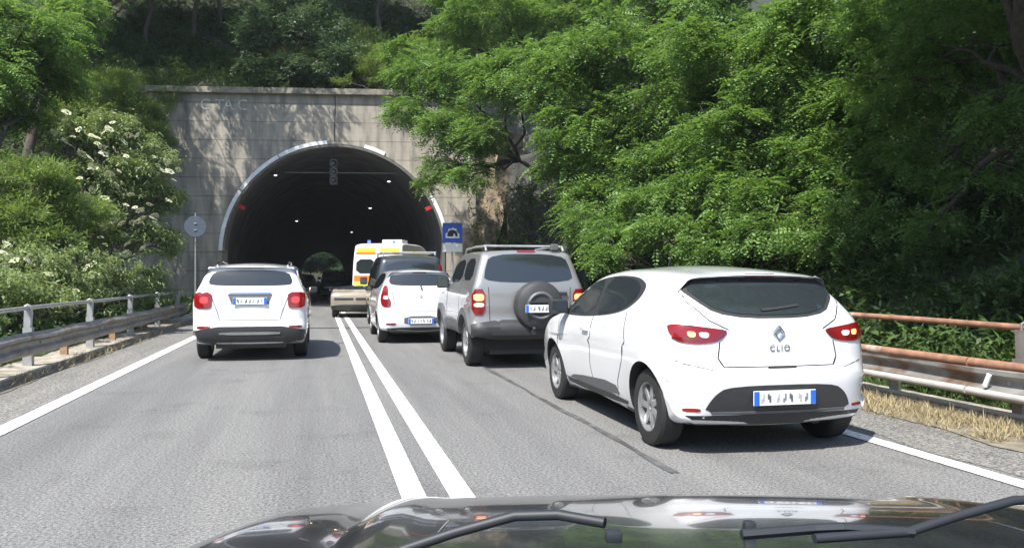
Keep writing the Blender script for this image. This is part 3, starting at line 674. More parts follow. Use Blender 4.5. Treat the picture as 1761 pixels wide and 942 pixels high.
p_, n_ = c.cast('rear', 0, .92)
bm = bmesh.new()
for a, b in (((0, .055), (.042, 0)), ((.042, 0), (0, -.055)), ((0, -.055), (-.042, 0)), ((-.042, 0), (0, .055))):
    tube(bm, [(a[0], 0, a[1]), (b[0], 0, b[1])], .0095, 8)
o = bmobj("badge", bm, CHR, c.root, 40); o.location = p_ + n_ * .012
text_mesh("lettering", "CLIO", .066, CHR, c.root, Matrix.Translation((0, c.cast('rear', 0, .81)[0].y - .006, .81)) @ Matrix.Rotation(R(90), 4, 'X'), 1.25)
sidewin = [(3.0, .955), (2.66, 1.17), (2.3, 1.315), (1.8, 1.365), (1.25, 1.35), (1.0, 1.28), (1.02, 1.17), (1.22, 1.06), (1.6, 1.0), (2.3, .955)]
c.patch("side_window_seal", sidewin, 'L', BPL, .003, 2, .05, mirror=True)
c.patch("side_window", [(2.86, .985), (2.6, 1.16), (2.28, 1.29), (2.03, 1.335), (2.03, .985)], 'L', GLASS, .007, 1, .05, mirror=True)
c.patch("side_window", [(1.93, 1.342), (1.55, 1.345), (1.25, 1.32), (1.08, 1.25), (1.12, 1.15), (1.3, 1.07), (1.6, 1.02), (1.93, .99)], 'L', GLASS, .007, 1, .05, mirror=True)
c.patch("windscreen", [(-.58, 1.06), (.58, 1.06), (.50, 1.33), (-.50, 1.33)], 'front', GLASS, .006, 1)
c.patch("headlight", [(.48, .70), (.80, .84), (.80, .72), (.6, .64)], 'front', CLR, .008, 1, mirror=True)
c.patch("grille", [(-.4, .66), (.4, .66), (.35, .36), (-.35, .36)], 'front', BPL, .006, 1)
c.seam([(1.98, .98), (2.0, .5), (1.9, .28), (1.3, .27)], 'L', mirror=True); c.seam([(2.98, .94), (3.0, .6), (2.85, .3), (1.95, .27)], 'L', mirror=True)
c.seam([(1.18, 1.04), (1.05, .8), (1.12, .62), (1.25, .45), (1.3, .27)], 'L', mirror=True)
c.patch("side_skirt", [(1.05, .30), (2.80, .30), (2.75, .245), (1.1, .245)], 'L', BPL, .006, 1, mirror=True)
c.patch("side_panel", [(1.35, .42), (2.5, .36), (2.75, .30), (1.2, .30)], 'L', GPL, .004, 1, mirror=True, label="grey trim along the door sill")
c.bolt_on("door_handle", 'L', 2.12, .84, (.02, .17, .03), WPAINT, .008, .018); c.bolt_on("door_handle", 'R', 2.12, .84, (.02, .17, .03), WPAINT, .008, .018)
c.mirror(2.78, 1.0, BPL, (.2, .12, .15))
c.patch("fuel_flap_gap", [(.70, .93), (.86, .93), (.86, .80), (.70, .80)], 'R', GAP, .001, 1); c.patch("fuel_flap", [(.705, .925), (.855, .925), (.855, .805), (.705, .805)], 'R', WPAINT, .002, 1)
bm = bmesh.new(); tube(bm, [(0, 0, 0), (0, -.1, .14)], .005, 6); o = bmobj("aerial", bm, BPL, c.root); o.location = (0, 2.1, 1.44)
c.root.location = (3.40, 5.50, 0)

# ---- white crossover in the left lane
c = Car("car", "white compact crossover driving in the left lane towards the tunnel", WPAINT,
 pr((.30, .24, .05, .1), (.06, .30, .15, .25), (0, .45, .16, .22), (0, .58, .16, .22), (.04, .66, .15, .2), (.05, .9, .14, .2), (.08, 1.1, .13, .18), (.14, 1.18, .12, .17), (.35, 1.47, .11, .15), (.30, 1.51, .05, .17), (.5, 1.55, .06, .2), (1.3, 1.59, .07, .22), (2.1, 1.57, .07, .22), (2.5, 1.48, .1, .2), (2.9, 1.25, .1, .2), (3.15, 1.09, .06, .18), (3.7, 1.0, .12, .25), (4.05, .85, .25, .4), (4.22, .65, .28, .45), (4.24, .42, .2, .4), (4.05, .25, .06, .1), (2, .24, .05, .07)),
 [(.2, .82), (.35, .86), (.55, .89), (.9, .895), (1.05, .87), (1.15, .83), (1.35, .765), (1.55, .69), (1.7, .6)], 4.24, (.86, 3.42), .34, .215, rtap=.02, gtap=.06, zb=1.1, track=.77, bulge=.02)
c.patch("rear_window", [(-.60, 1.205), (.60, 1.205), (.66, 1.27), (.57, 1.46), (-.57, 1.46), (-.66, 1.27)], 'rear', GLASS, .006, 2)
c.patch("brake_light", [(-.2, 1.50), (.2, 1.50), (.2, 1.525), (-.2, 1.525)], 'rear', REDD, .006, 0)
for sx in (1, -1):
    tl = c.patch("tail_light", [(sx * a, b) for a, b in [(.58, 1.10), (.84, 1.10), (.85, 1.0), (.84, .85), (.60, .85), (.58, .92)]], 'rear', RED, .014, 1, .03)[0]
    c.patch("lamp_lens", [(sx * a, b) for a, b in [(.64, 1.03), (.76, 1.03), (.76, .93), (.64, .93)]], 'rear', LITR, .018, 2, .03, tl)
    c.patch("reflector", [(sx * a, b) for a, b in [(.60, .57), (.80, .57), (.80, .53), (.60, .53)]], 'rear', RED, .01, 1, .03)
c.patch("plate_recess", [(-.36, 1.10), (.36, 1.10), (.30, .97), (.28, .90), (-.28, .90), (-.30, .97)], 'rear', GPL, .004, 1)
c.plate(0, .965, out=.03, seed=5); c.seam([(-.32, 1.085), (.32, 1.085)], 'rear', .03, CHR, None, False, "trim_bar", .012)
c.patch("lower_bumper", [(-.86, .56), (.86, .56), (.86, .27), (-.86, .27)], 'rear', BPL, .006, 1)
c.patch("bumper_strip", [(-.48, .475), (.48, .475), (.45, .43), (-.45, .43)], 'rear', CHR, .012, 1)
c.seam([(-.62, 1.12), (-.5, .8), (-.46, .66), (.46, .66), (.5, .8), (.62, 1.12)], 'rear')
c.patch("side_window", [(3.05, 1.12), (2.6, 1.36), (2.2, 1.47), (1.2, 1.49), (.65, 1.40), (.6, 1.2), (1.2, 1.13)], 'L', GLASS, .006, 1, mirror=True)
c.patch("windscreen", [(-.62, 1.16), (.62, 1.16), (.55, 1.46), (-.55, 1.46)], 'front', GLASS, .006, 1)
c.patch("side_cladding", [(1.25, .42), (3.05, .42), (3.05, .27), (1.25, .27)], 'L', BPL, .006, 1, mirror=True)
c.mirror(2.95, 1.06, BPL, (.14, .1, .12))
for sx in (1, -1):
    bm = bmesh.new(); tube(bm, [(sx * .56, .62, 1.54), (sx * .57, .75, 1.59), (sx * .58, 1.4, 1.625), (sx * .57, 2.1, 1.6), (sx * .56, 2.25, 1.55)], .014, 8); bmobj("roof_rail", bm, CHR, c.root, 40)
c.seam([(.35, .37), (.55, .37)], 'rear', .05, BPL, None, False, "exhaust_trim", .02)
c.root.location = (-1.09, 13.58, 0)

# ---- small white hatchback ahead
c = Car("parked_car", "small white hatchback with tall glass stopped beside the centre line", WPAINT,
 pr((.28, .22, .05, .1), (.05, .27, .2, .25), (0, .42, .24, .34), (0, .60, .24, .34), (.05, .72, .22, .3), (.07, .95, .2, .28), (.10, 1.12, .18, .26), (.30, 1.42, .14, .2), (.27, 1.46, .05, .16), (.5, 1.49, .06, .2), (1.2, 1.52, .07, .22), (1.9, 1.50, .07, .22), (2.3, 1.41, .1, .2), (2.8, 1.1, .1, .2), (2.95, 1.02, .06, .18), (3.4, .9, .12, .25), (3.7, .75, .25, .4), (3.84, .55, .26, .42), (3.8, .32, .18, .3), (3.6, .22, .06, .1), (2, .21, .05, .07)),
 [(.18, .78), (.3, .82), (.5, .845), (.8, .85), (1.0, .82), (1.15, .77), (1.35, .68), (1.5, .60), (1.6, .56)], 3.84, (.58, 3.05), .305, .19, rtap=.02, gtap=.06, zb=1.0, track=.73)
yaris = c
c.patch("rear_window", [(-.56, 1.17), (.56, 1.17), (.64, 1.25), (.56, 1.41), (-.56, 1.41), (-.64, 1.25)], 'rear', GLASS, .006, 2)
c.patch("brake_light", [(-.14, 1.43), (.14, 1.43), (.14, 1.45), (-.14, 1.45)], 'rear', REDD, .006, 0)
for sx in (1, -1):
    tl = c.patch("tail_light", [(sx * a, b) for a, b in [(.64, 1.16), (.72, 1.18), (.78, 1.0), (.80, .86), (.76, .74), (.60, .74), (.60, .86), (.66, .98)]], 'rear', RED, .012, 2, .03)[0]
    c.patch("lamp_lens", [(sx * a, b) for a, b in [(.66, .97), (.73, .97), (.75, .90), (.64, .90)]], 'rear', CLR, .015, 1, .03, tl)
    c.patch("reflector", [(sx * a, b) for a, b in [(.50, .42), (.70, .42), (.70, .38), (.50, .38)]], 'rear', RED, .008, 1, .03)
c.seam([(-.5, .66), (-.58, 1.1)], 'rear', mirror=True); c.seam([(-.5, .66), (.5, .66)], 'rear')
c.patch("plate_recess", [(-.34, .56), (.34, .56), (.34, .38), (-.34, .38)], 'rear', GPL, .004, 1); c.plate(0, .46, out=.02, seed=8)
c.patch("badge", [(-.03, .93), (.03, .93), (.03, .98), (-.03, .98)], 'rear', CHR, .01, 2)
c.seam([(0, 1.18), (.03, 1.08)], 'rear', .03, BPL, None, False, "rear_wiper", .015)
c.patch("side_window", [(2.75, 1.08), (2.35, 1.32), (1.9, 1.42), (1.1, 1.44), (.62, 1.36), (.6, 1.2), (1.1, 1.1)], 'L', GLASS, .006, 1, mirror=True)
c.patch("windscreen", [(-.6, 1.1), (.6, 1.1), (.53, 1.40), (-.53, 1.40)], 'front', GLASS, .006, 1)
c.patch("lower_bumper", [(-.7, .33), (.7, .33), (.66, .26), (-.66, .26)], 'rear', BPL, .006, 1)
c.mirror(2.65, 1.05, BPL, (.14, .1, .12))
c.root.location = (1.99, 16.45, 0)

# ---- silver off-roader with the spare wheel on its back door
c = Car("off_roader", "silver grey off-roader with a spare wheel on its back door", SILV,
 pr((.25, .46, .04, .08), (.02, .47, .06, .12), (-.04, .50, .10, .16), (-.04, .66, .10, .16), (.05, .69, .08, .14), (.06, .95, .08, .12), (.07, 1.20, .08, .12), (.10, 1.30, .08, .12), (.24, 1.68, .08, .14), (.32, 1.74, .05, .16), (.7, 1.76, .05, .16), (1.5, 1.77, .05, .16), (2.1, 1.74, .06, .16), (2.3, 1.66, .08, .14), (2.65, 1.24, .08, .14), (2.78, 1.15, .05, .12), (3.5, 1.09, .06, .14), (3.8, 1.02, .1, .2), (3.9, .8, .14, .3), (3.93, .6, .12, .3), (3.85, .45, .06, .12), (2, .44, .05, .07)),
 [(.40, .80), (.5, .86), (.7, .875), (.95, .87), (1.15, .85), (1.25, .82), (1.5, .755), (1.75, .68), (1.9, .66)], 3.93, (.68, 3.13), .365, .24, rtap=.0, ftap=.05, gtap=.02, zb=1.2, crown=.02, track=.74, bulge=.02, spine=(.7, .95), low=GPL)
suv = c
c.patch("rear_window", [(-.68, 1.27), (.68, 1.27), (.66, 1.45), (.57, 1.69), (-.57, 1.69), (-.66, 1.45)], 'rear', GLASS, .006, 2)
c.patch("brake_light", [(-.14, 1.715), (.14, 1.715), (.14, 1.745), (-.14, 1.745)], 'rear', RED, .008, 0)
for sx in (1, -1):
    tl = c.patch("tail_light", [(sx * a, b) for a, b in [(.67, 1.17), (.85, 1.17), (.86, .80), (.67, .80)]], 'rear', RED, .014, 1, .03)[0]
    c.patch("lamp_lens", [(sx * a, b) for a, b in [(.69, 1.10), (.83, 1.10), (.83, 1.0), (.69, 1.0)]], 'rear', LIT if sx < 2 else AMB, .018, 1, .03, tl)
    c.patch("lamp_lens", [(sx * a, b) for a, b in [(.69, .97), (.83, .97), (.83, .91), (.69, .91)]], 'rear', CLR, .018, 1, .03, tl)
c.patch("bumper", [(-.86, .685), (.86, .685), (.86, .47), (-.86, .47)], 'rear', BPL, .04, 1)
c.seam([(-.60, .70), (-.62, 1.2)], 'rear'); c.seam([(.62, .70), (.63, 1.2)], 'rear')
bm = bmesh.new(); lathe(bm, [(-.26, .001), (-.26, .20), (-.235, .30), (-.21, .34), (-.16, .362), (-.05, .362), (-.02, .33), (-.02, .001)], 'Y', 44, (0, 0, 0), False); o = bmobj("spare_wheel", bm, mat("spare_cover_grey", (.038, .04, .042), .6, noise=.2, nscale=8), c.root, 30); o.location = (.10, .06, .93)
bm = bmesh.new(); lathe(bm, [(-.275, .16), (-.285, .18), (-.275, .20), (-.262, .21), (-.258, .15)], 'Y', 40); bmobj("cover_ring", bm, GPL, o, 40)
c.plate(.12, .89, out=.30, seed=11)
bm = bmesh.new(); box(bm, (.12, -.2, .985), (.42, .05, .03), None, .008); bmobj("plate_lamp", bm, BPL, c.root)
c.bolt_on("door_handle", 'rear', .50, 1.1, (.14, .03, .05), BPL, .008, .02)
c.patch("side_window", [(.42, 1.30), (1.15, 1.30), (1.15, 1.63), (.5, 1.63)], 'L', GLASS, .006, 1, mirror=True)
c.patch("side_window", [(1.28, 1.28), (2.35, 1.26), (2.1, 1.6), (1.28, 1.64)], 'L', GLASS, .006, 1, mirror=True)
c.patch("windscreen", [(-.66, 1.22), (.66, 1.22), (.58, 1.62), (-.58, 1.62)], 'front', GLASS, .006, 1)
c.patch("side_cladding", [(1.12, .66), (2.70, .66), (2.70, .47), (1.12, .47)], 'L', GPL, .014, 1, mirror=True)
c.seam([(1.22, 1.66), (1.22, .6), (1.3, .48)], 'L', mirror=True); c.seam([(2.45, 1.25), (2.45, .48)], 'L', mirror=True)
for wy in c.wheels: c.seam([(wy + .50 * math.cos(R(a)), .365 + .47 * math.sin(R(a))) for a in range(170, 9, -20)], 'L', .10, GPL, mirror=True, name="arch_flare", eps=.03)
for sx in (1, -1):
    bm = bmesh.new(); tube(bm, [(sx * .60, .35, 1.74), (sx * .60, .42, 1.81), (sx * .60, 1.2, 1.825), (sx * .60, 2.0, 1.81), (sx * .60, 2.1, 1.74)], .018, 8); bmobj("roof_rail", bm, GALV, c.root, 40)
bm = bmesh.new(); tube(bm, [(-.6, .55, 1.82), (.6, .55, 1.82)], .018, 8); bmobj("roof_bar", bm, GALV, c.root, 40)
bm = bmesh.new(); box(bm, (.45, .33, 1.80), (.12, .1, .1), None, .02); bmobj("work_lamp", bm, GPL, c.root)
bm = bmesh.new(); box(bm, (0, -.10, .55), (.06, .2, .06)); bmesh.ops.create_uvsphere(bm, u_segments=14, v_segments=8, radius=.03, matrix=Matrix.Translation((0, -.2, .6))); bmobj("tow_hitch", bm, BPL, c.root)
bm = bmesh.new(); tube(bm, [(.55, .3, .38), (.55, -.02, .37)], .03, 12); bmobj("exhaust", bm, CHR, c.root, 40)
for wy in c.wheels:
    bm = bmesh.new(); box(bm, (0, wy - .33, .42), (1.6, .012, .34)); bmobj("mud_flap", bm, RUB, c.root)
c.mirror(2.35, 1.22, BPL, (.2, .1, .2))
c.root.location = (3.02, 11.60, 0)

# ---- charcoal people carrier
c = Car("parked_van", "tall charcoal people carrier half hidden behind the small white hatchback", GREYP,
 pr((.25, .25, .05, .1), (.03, .30, .1, .2), (0, .5, .14, .22), (.0, .62, .14, .22), (.05, .68, .12, .18), (.06, 1.1, .12, .18), (.09, 1.25, .12, .18), (.22, 1.80, .1, .16), (.4, 1.88, .06, .18), (1.3, 1.93, .06, .18), (2.5, 1.90, .06, .18), (2.9, 1.75, .08, .2), (3.5, 1.2, .1, .2), (3.7, 1.1, .08, .18), (4.1, .98, .15, .3), (4.35, .75, .25, .4), (4.4, .5, .2, .4), (4.3, .28, .06, .1), (2, .24, .05, .07)),
 [(.2, .82), (.35, .87), (.6, .91), (1.0, .91), (1.2, .88), (1.5, .83), (1.8, .75), (2.0, .7)], 4.4, (.85, 3.5), .32, .2, rtap=.0, gtap=.03, zb=1.2, track=.78)
c.patch("rear_window", [(-.66, 1.28), (.66, 1.28), (.60, 1.74), (-.60, 1.74)], 'rear', GLASS, .006, 1)
for sx in (1, -1): c.patch("tail_light", [(sx * a, b) for a, b in [(.74, 1.25), (.87, 1.25), (.89, .75), (.78, .75)]], 'rear', RED, .012, 1, .03)
c.patch("tail_light_top", [(.69, 1.66), (.76, 1.66), (.80, 1.5), (.73, 1.5)], 'rear', RED, .012, 1, .03)
c.patch("side_window", [(3.3, 1.22), (2.8, 1.68), (.6, 1.74), (.5, 1.3), (1, 1.25)], 'L', GLASS, .006, 1, mirror=True)
c.patch("windscreen", [(-.66, 1.2), (.66, 1.2), (.6, 1.75), (-.6, 1.75)], 'front', GLASS, .006, 1)
c.seam([(0, .7), (0, 1.85)], 'rear', .012); c.plate(-.3, .9, out=.02, seed=4); c.mirror(3.3, 1.2, BPL, (.2, .12, .22))
for sx in (1, -1):
    bm = bmesh.new(); tube(bm, [(sx * .66, .5, 1.90), (sx * .66, .6, 1.96), (sx * .66, 2.5, 1.97), (sx * .66, 2.6, 1.9)], .02, 8); bmobj("roof_rail", bm, GALV, c.root, 40)
bm = bmesh.new(); tube(bm, [(-.72, .8, 1.985), (.72, .8, 1.985)], .02, 8); tube(bm, [(-.72, 2.0, 1.985), (.72, 2.0, 1.985)], .02, 8); bmobj("roof_bars", bm, GALV, c.root, 40)
c.root.location = (2.22, 20.3, 0)

# ---- beige small car facing the camera
c = Car("damaged_car", "low beige car with dark roof facing the camera on the centre line", BEIGE,
 pr((.25, .25, .05, .1), (.03, .32, .1, .2), (0, .5, .14, .22), (.05, .78, .12, .18), (.12, .86, .12, .18), (.45, .99, .1, .16), (.7, 1.04, .06, .18), (1.3, 1.06, .06, .18), (1.8, 1.04, .08, .2), (2.2, .93, .1, .2), (2.4, .89, .08, .18), (3.0, .87, .1, .16), (3.28, .83, .08, .14), (3.35, .74, .06, .12), (3.36, .5, .06, .14), (3.3, .3, .06, .1), (2, .24, .05, .07)),
 [(.2, .74), (.35, .77), (.6, .78), (.86, .77), (.93, .68), (1.03, .60), (1.2, .57)], 3.36, (.55, 2.72), .27, .16, rtap=.02, ftap=.02, gtap=.03, zb=1., track=.66, topz=.92, low=GREYP, spine=(.7, .6))
c.patch("windscreen", [(-.58, .92), (.58, .92), (.5, 1.02), (-.5, 1.02)], 'front', GLASS, .006, 1)
c.patch("grille", [(-.66, .66), (-.04, .66), (-.04, .59), (-.66, .59)], 'front', BPL, .008, 0); c.patch("grille", [(.04, .66), (.66, .66), (.66, .59), (.04, .59)], 'front', BPL, .008, 0)
c.patch("headlight", [(.46, .80), (.68, .80), (.68, .72), (.46, .72)], 'front', CLR, .012, 1, mirror=True)
c.patch("bumper", [(-.74, .44), (.74, .44), (.74, .28), (-.74, .28)], 'front', BPL, .03, 1)
c.patch("side_window", [(2.1, .91), (1.75, .99), (.8, 1.0), (.5, .92)], 'L', GLASS, .006, 1, mirror=True)
c.mirror(2.15, .86, BPL, (.1, .07, .08))
c.root.location = (1.28, 30.6, 0); c.root.rotation_euler = (0, 0, R(177))

# ---- ambulance
AW = mat("ambulance_white", (.82, .82, .80), .35, coat=.6); AO = mat("ambulance_orange", (.90, .20, .01), .4); AY = mat("ambulance_yellow", (.85, .60, .04), .4); AG = mat("ambulance_lime", (.62, .78, .10), .4)
c = Car("ambulance", "white ambulance with orange and yellow bands angled across the tunnel mouth", AW,
 pr((.3, .32, .04, .08), (.02, .36, .06, .1), (0, .5, .06, .12), (.0, 1.2, .06, .12), (.03, 2.3, .08, .14), (.10, 2.56, .08, .16), (.3, 2.62, .05, .2), (1.5, 2.66, .06, .2), (3.4, 2.60, .08, .25), (4.0, 2.3, .12, .25), (4.7, 1.45, .1, .2), (4.9, 1.28, .08, .18), (5.3, 1.1, .15, .3), (5.48, .8, .2, .35), (5.48, .5, .16, .3), (5.35, .32, .06, .1), (2, .3, .04, .06)),
 [(.25, .96), (.4, 1.0), (.9, 1.02), (1.3, 1.01), (1.9, .98), (2.5, .93), (2.7, .9)], 5.48, (1.0, 4.45), .34, .22, rtap=.0, ftap=.06, gtap=.0, crown=.01, track=.88, spine=(.8, 1.2), cat="ambulance", bulge=0)
for sx in (1, -1):
    c.patch("upper_band", [(sx * a, b) for a, b in [(.08, 2.44), (.82, 2.44), (.86, 2.2), (.08, 2.2)]], 'rear', AY, .006, 0)
    c.patch("upper_band_orange", [(sx * a, b) for a, b in [(.08, 2.30), (.86, 2.30), (.86, 2.2), (.08, 2.2)]], 'rear', AO, .010, 0)
    c.patch("rear_window", [(sx * a, b) for a, b in [(.10, 2.02), (.84, 2.02), (.86, 1.48), (.10, 1.48)]], 'rear', GLASS, .008, 1)
    c.patch("orange_band", [(sx * a, b) for a, b in [(.04, 1.40), (.93, 1.40), (.94, 1.18), (.04, 1.18)]], 'rear', AO, .006, 0)
    c.patch("lime_band", [(sx * a, b) for a, b in [(.04, 1.16), (.94, 1.16), (.94, .9), (.04, .9)]], 'rear', AG, .006, 0)
    c.patch("tail_light", [(sx * a, b) for a, b in [(.86, .86), (.96, .86), (.96, .56), (.86, .56)]], 'rear', RED, .012, 1, .03)
    bm = bmesh.new(); tube(bm, [(0, 0, -.06), (0, 0, .07)], [.07, .055], 16); o = bmobj("beacon", bm, mat("beacon_blue", (.03, .04, .8), .2, emit=(.05, .08, 1), es=3), c.root, 40); o.location = (sx * .45, .35 if sx < 0 else .6, 2.68)
c.patch("bumper", [(-.96, .52), (.96, .52), (.96, .36), (-.96, .36)], 'rear', BPL, .05, 0)
c.seam([(0, .55), (0, 2.5)], 'rear', .012); c.plate(.4, .7, out=.02, seed=2)
for vw in ('L', 'R'):
    c.patch("orange_band", [(.15, 1.35), (4.5, 1.35), (4.5, 1.15), (.15, 1.15)], vw, AO, .006, 0, .15)
    c.patch("upper_band", [(.2, 2.40), (3.4, 2.40), (3.4, 2.22), (.2, 2.22)], vw, AY, .006, 0, .15)
    c.patch("side_window", [(.5, 1.95), (1.6, 1.95), (1.6, 1.5), (.5, 1.5)], vw, GLASS, .006, 1, .15)
    c.patch("side_window", [(3.5, 1.95), (4.0, 1.95), (4.5, 1.45), (3.5, 1.4)], vw, GLASS, .006, 1, .15)
c.patch("windscreen", [(-.85, 1.5), (.85, 1.5), (.8, 2.25), (-.8, 2.25)], 'front', GLASS, .006, 1, .1)
bm = bmesh.new(); box(bm, (.35, 1.1, 2.71), (.8, .8, .16), None, .04); bmobj("roof_unit", bm, AW, c.root, 40)
c.mirror(4.5, 1.4, BPL, (.2, .12, .3))
c.root.location = (2.12, 31.2, 0); c.root.rotation_euler = (0, 0, R(-22))

# ---- vehicles inside the tunnel: copies of the crossover body in dark paint
def copy_tree(o, parent=None, swap=None):
    n = o.copy(); col.objects.link(n); n.parent = parent
    if swap and n.type == 'MESH' and n.data.materials and n.data.materials[0] == swap[0]:
        n.data = n.data.copy(); n.data.materials[0] = swap[1]
    for ch in list(o.children): copy_tree(ch, n, swap)
    return n
TUNP = mat("dark_blue_car_paint", (.03, .035, .045), .3, coat=1.)
HEAD = mat("headlamp_lit", (1, .9, .7), .2, emit=(1, .75, .45), es=7)
def addlights(root, L, z, xs, m=HEAD, r=.055):
    for x in xs:
        bm = bmesh.new(); lathe(bm, [(L, .001), (L + .02, r * .7), (L, r), (L - .1, r)], 'Y', 20, (x, 0, z), False); bmobj("headlight", bm, m, root, 40)
k = copy_tree(yaris.root, None, (WPAINT, TUNP)); k.name = "car"; k.location = (-1.35, 47.5, 0); k.rotation_euler = (0, 0, R(180)); k["label"] = "dark oncoming car with small amber headlights just inside the tunnel"
addlights(k, 3.8, .75, (.52, -.52)); k.location = (-1.0, 48, 0)
k2 = copy_tree(suv.root, None, (SILV, TUNP)); k2.name = "off_roader"; k2.location = (.9, 58, 0); k2.rotation_euler = (0, 0, R(180)); k2["label"] = "dark vehicle deep in the tunnel in front of its bright far mouth"

# ------------------------------------------------------------------ own car seen through the windscreen
OWN = bpy.data.objects.new("observer_car", None); col.objects.link(OWN); setp(OWN, "glossy black bonnet of the car the picture is taken from", "car")
OWN.rotation_euler = (0, 0, -TH)
BLKP = mat("black_car_paint", (.03, .033, .037), .16, coat=.7, spec=.6, noise=.3, nscale=9)
CX = .37
def hoodz(u, v):    # u -1..1 across, v 0 cowl .. 1 nose
    D = .02 + .05 * (1 - u * u) * (1 - v) + (2.15 - .42 * abs(u) ** 2.6 - 1.02) * v
    z = .955 - .03 * D - .12 * D * D - .03 * max(0, v - .9) ** 2 * 100 * .6
    z -= .016 * abs(u) ** 2.2 + .13 * max(0, abs(u) - .93) ** 1.3 * 4
    z += .012 * math.exp(-((abs(u) - .66) / .05) ** 2) * (1 - .4 * v)
    return z
nx, ny = 81, 41; V = []
for j in range(ny):
    v = j / (ny - 1)
    for i in range(nx):
        u = -1 + 2 * i / (nx - 1); hw = .93 - .05 * v ** 2
        nose = 2.15 - .42 * abs(u) ** 2.6
        y = 1.02 + .05 * (1 - u * u) + (nose - 1.02) * v
        V.append((CX + u * hw, y, hoodz(u, v)))
Fq = [(j * nx + i, j * nx + i + 1, (j + 1) * nx + i + 1, (j + 1) * nx + i) for j in range(ny - 1) for i in range(nx - 1)]
npmesh("bonnet", np.array(V), np.array(Fq), [BLKP], OWN, True)
# front end and wings below the bonnet edge
V = []; edge = [(CX + u * (.93 - .05), 2.15 - .42 * abs(u) ** 2.6, hoodz(u, 1)) for u in np.linspace(-1, 1, 41)]
left = [(CX - (.93 - .05 * v * v), 1.02 + (2.15 - .42 - 1.02) * v, hoodz(-1, v)) for v in np.linspace(0, 1, 12)]
right = [(2 * CX - x, y, z) for x, y, z in left[::-1]]
ring = left + edge[1:-1] + right
rows = []
for dz, o in ((0, 0), (.06, .03), (.2, .06), (.4, .07), (.65, .05)):
    rows.append([(CX + (x - CX) * (1 + o), y + o * (y - 1.0) * .8, z - dz) for x, y, z in ring])
V = [p for r_ in rows for p in r_]; m_ = len(ring)
Fq = [(j * m_ + i, j * m_ + i + 1, (j + 1) * m_ + i + 1, (j + 1) * m_ + i) for j in range(len(rows) - 1) for i in range(m_ - 1)]
npmesh("front_wings", np.array(V), np.array(Fq), [BLKP], OWN, True)
for u0 in (-.55, .55):
    bm = bmesh.new(); pts_ = []
    for k in range(20):
        v = .05 + .9 * k / 19; u = u0 * (1 - .12 * v); pts_.append((CX + u * (.93 - .05 * v * v), 1.02 + .05 * (1 - u * u) + (2.15 - .42 * abs(u) ** 2.6 - 1.02) * v - .05 * (1 - u * u) * v, hoodz(u, v) - .0015))
    tube(bm, pts_, .004, 6); bmobj("bonnet_crease", bm, BLKP, OWN, 60)
COWL = mat("cowl_plastic", (.03, .035, .042), .5, noise=.15, nscale=40)
bm = bmesh.new(); box(bm, (CX, .97, .885), (1.56, .16, .05), None, .02); bmobj("scuttle", bm, COWL, OWN, 40)
bm = bmesh.new(); box(bm, (CX, .72, .86), (1.6, .35, .06), None, .02)
bmobj("dashboard", bm, mat("dashboard_black", (.02, .02, .022), .7, bump=.3, bscale=200), OWN, 40)
WIP = mat("wiper_black", (.022, .025, .03), .55)
def wiper(pts, blade, rad=.009):
    bm = bmesh.new(); tube(bm, pts, rad, 8)
    o = bmobj("wiper_arm", bm, WIP, OWN, 50)
    bm = bmesh.new()
    for i in range(len(blade) - 1):
        a, b = Vector(blade[i]), Vector(blade[i + 1]); tube(bm, [a, b], .007, 6)
    bmobj("wiper_blade", bm, WIP, o, 50)
def C(px, py, d): return ((px - 880.5) / F * d, d, HC + (476 - py) / F * d)
wiper([C(690, 945, 1.12), C(780, 915, 1.12), C(885, 886, 1.12), C(960, 884, 1.11), C(1040, 898, 1.08)], [C(640, 962, 1.13), C(900, 962, 1.1)], .0075)
wiper([C(1400, 925, 1.04), C(1560, 914, 1.06), C(1640, 888, 1.08), C(1740, 860, 1.1), C(1850, 852, 1.12)], [C(1275, 918, 1.05), C(1400, 908, 1.06), C(1450, 906, 1.06), C(1570, 914, 1.06)], .0065)
bm = bmesh.new(); x, y, z = C(1055, 920, 1.06); box(bm, (x, y, z), (.022, .02, .015), None, .004); bmobj("wiper_pivot", bm, WIP, OWN, 40)
bm = bmesh.new(); x, y, z = C(1288, 893, 1.32); box(bm, (x, y, z - .01), (.02, .02, .018), None, .006); bmobj("washer_nozzle", bm, WIP, OWN, 40)
OWN_CUT = None

# ------------------------------------------------------------------ vegetation
def frond(pairs=5, L=.36, lw=.054, ll=.082, droop=.28):
    V, Fc = [], []
    for k in range(pairs):
        t = (k + .6) / pairs; x = L * t; z = -droop * L * t * t * 1.6
        s = .75 + .5 * math.sin(math.pi * min(1, t * 1.05))
        for sg in (-1, 1):
            a = ll * s; b = lw * s * .5; dz = -.25 * a
            i = len(V); ax, ay = .35, .94 * sg
            V += [(x, 0, z), (x + ax * a * .5 + ay * b * sg * sg, ay * a * .5 - ax * b, z + dz * .3), (x + ax * a, ay * a, z + dz), (x + ax * a * .5 - ay * b, ay * a * .5 + ax * b, z + dz * .3)]
            Fc.append((i, i + 1, i + 2, i + 3))
    x = L; i = len(V); V += [(x, 0, -droop * L * 1.6), (x + .03, lw * .5, -droop * L * 1.7), (x + .06, 0, -droop * L * 1.9), (x + .03, -lw * .5, -droop * L * 1.7)]; Fc.append((i, i + 1, i + 2, i + 3))
    return np.array(V), np.array(Fc)
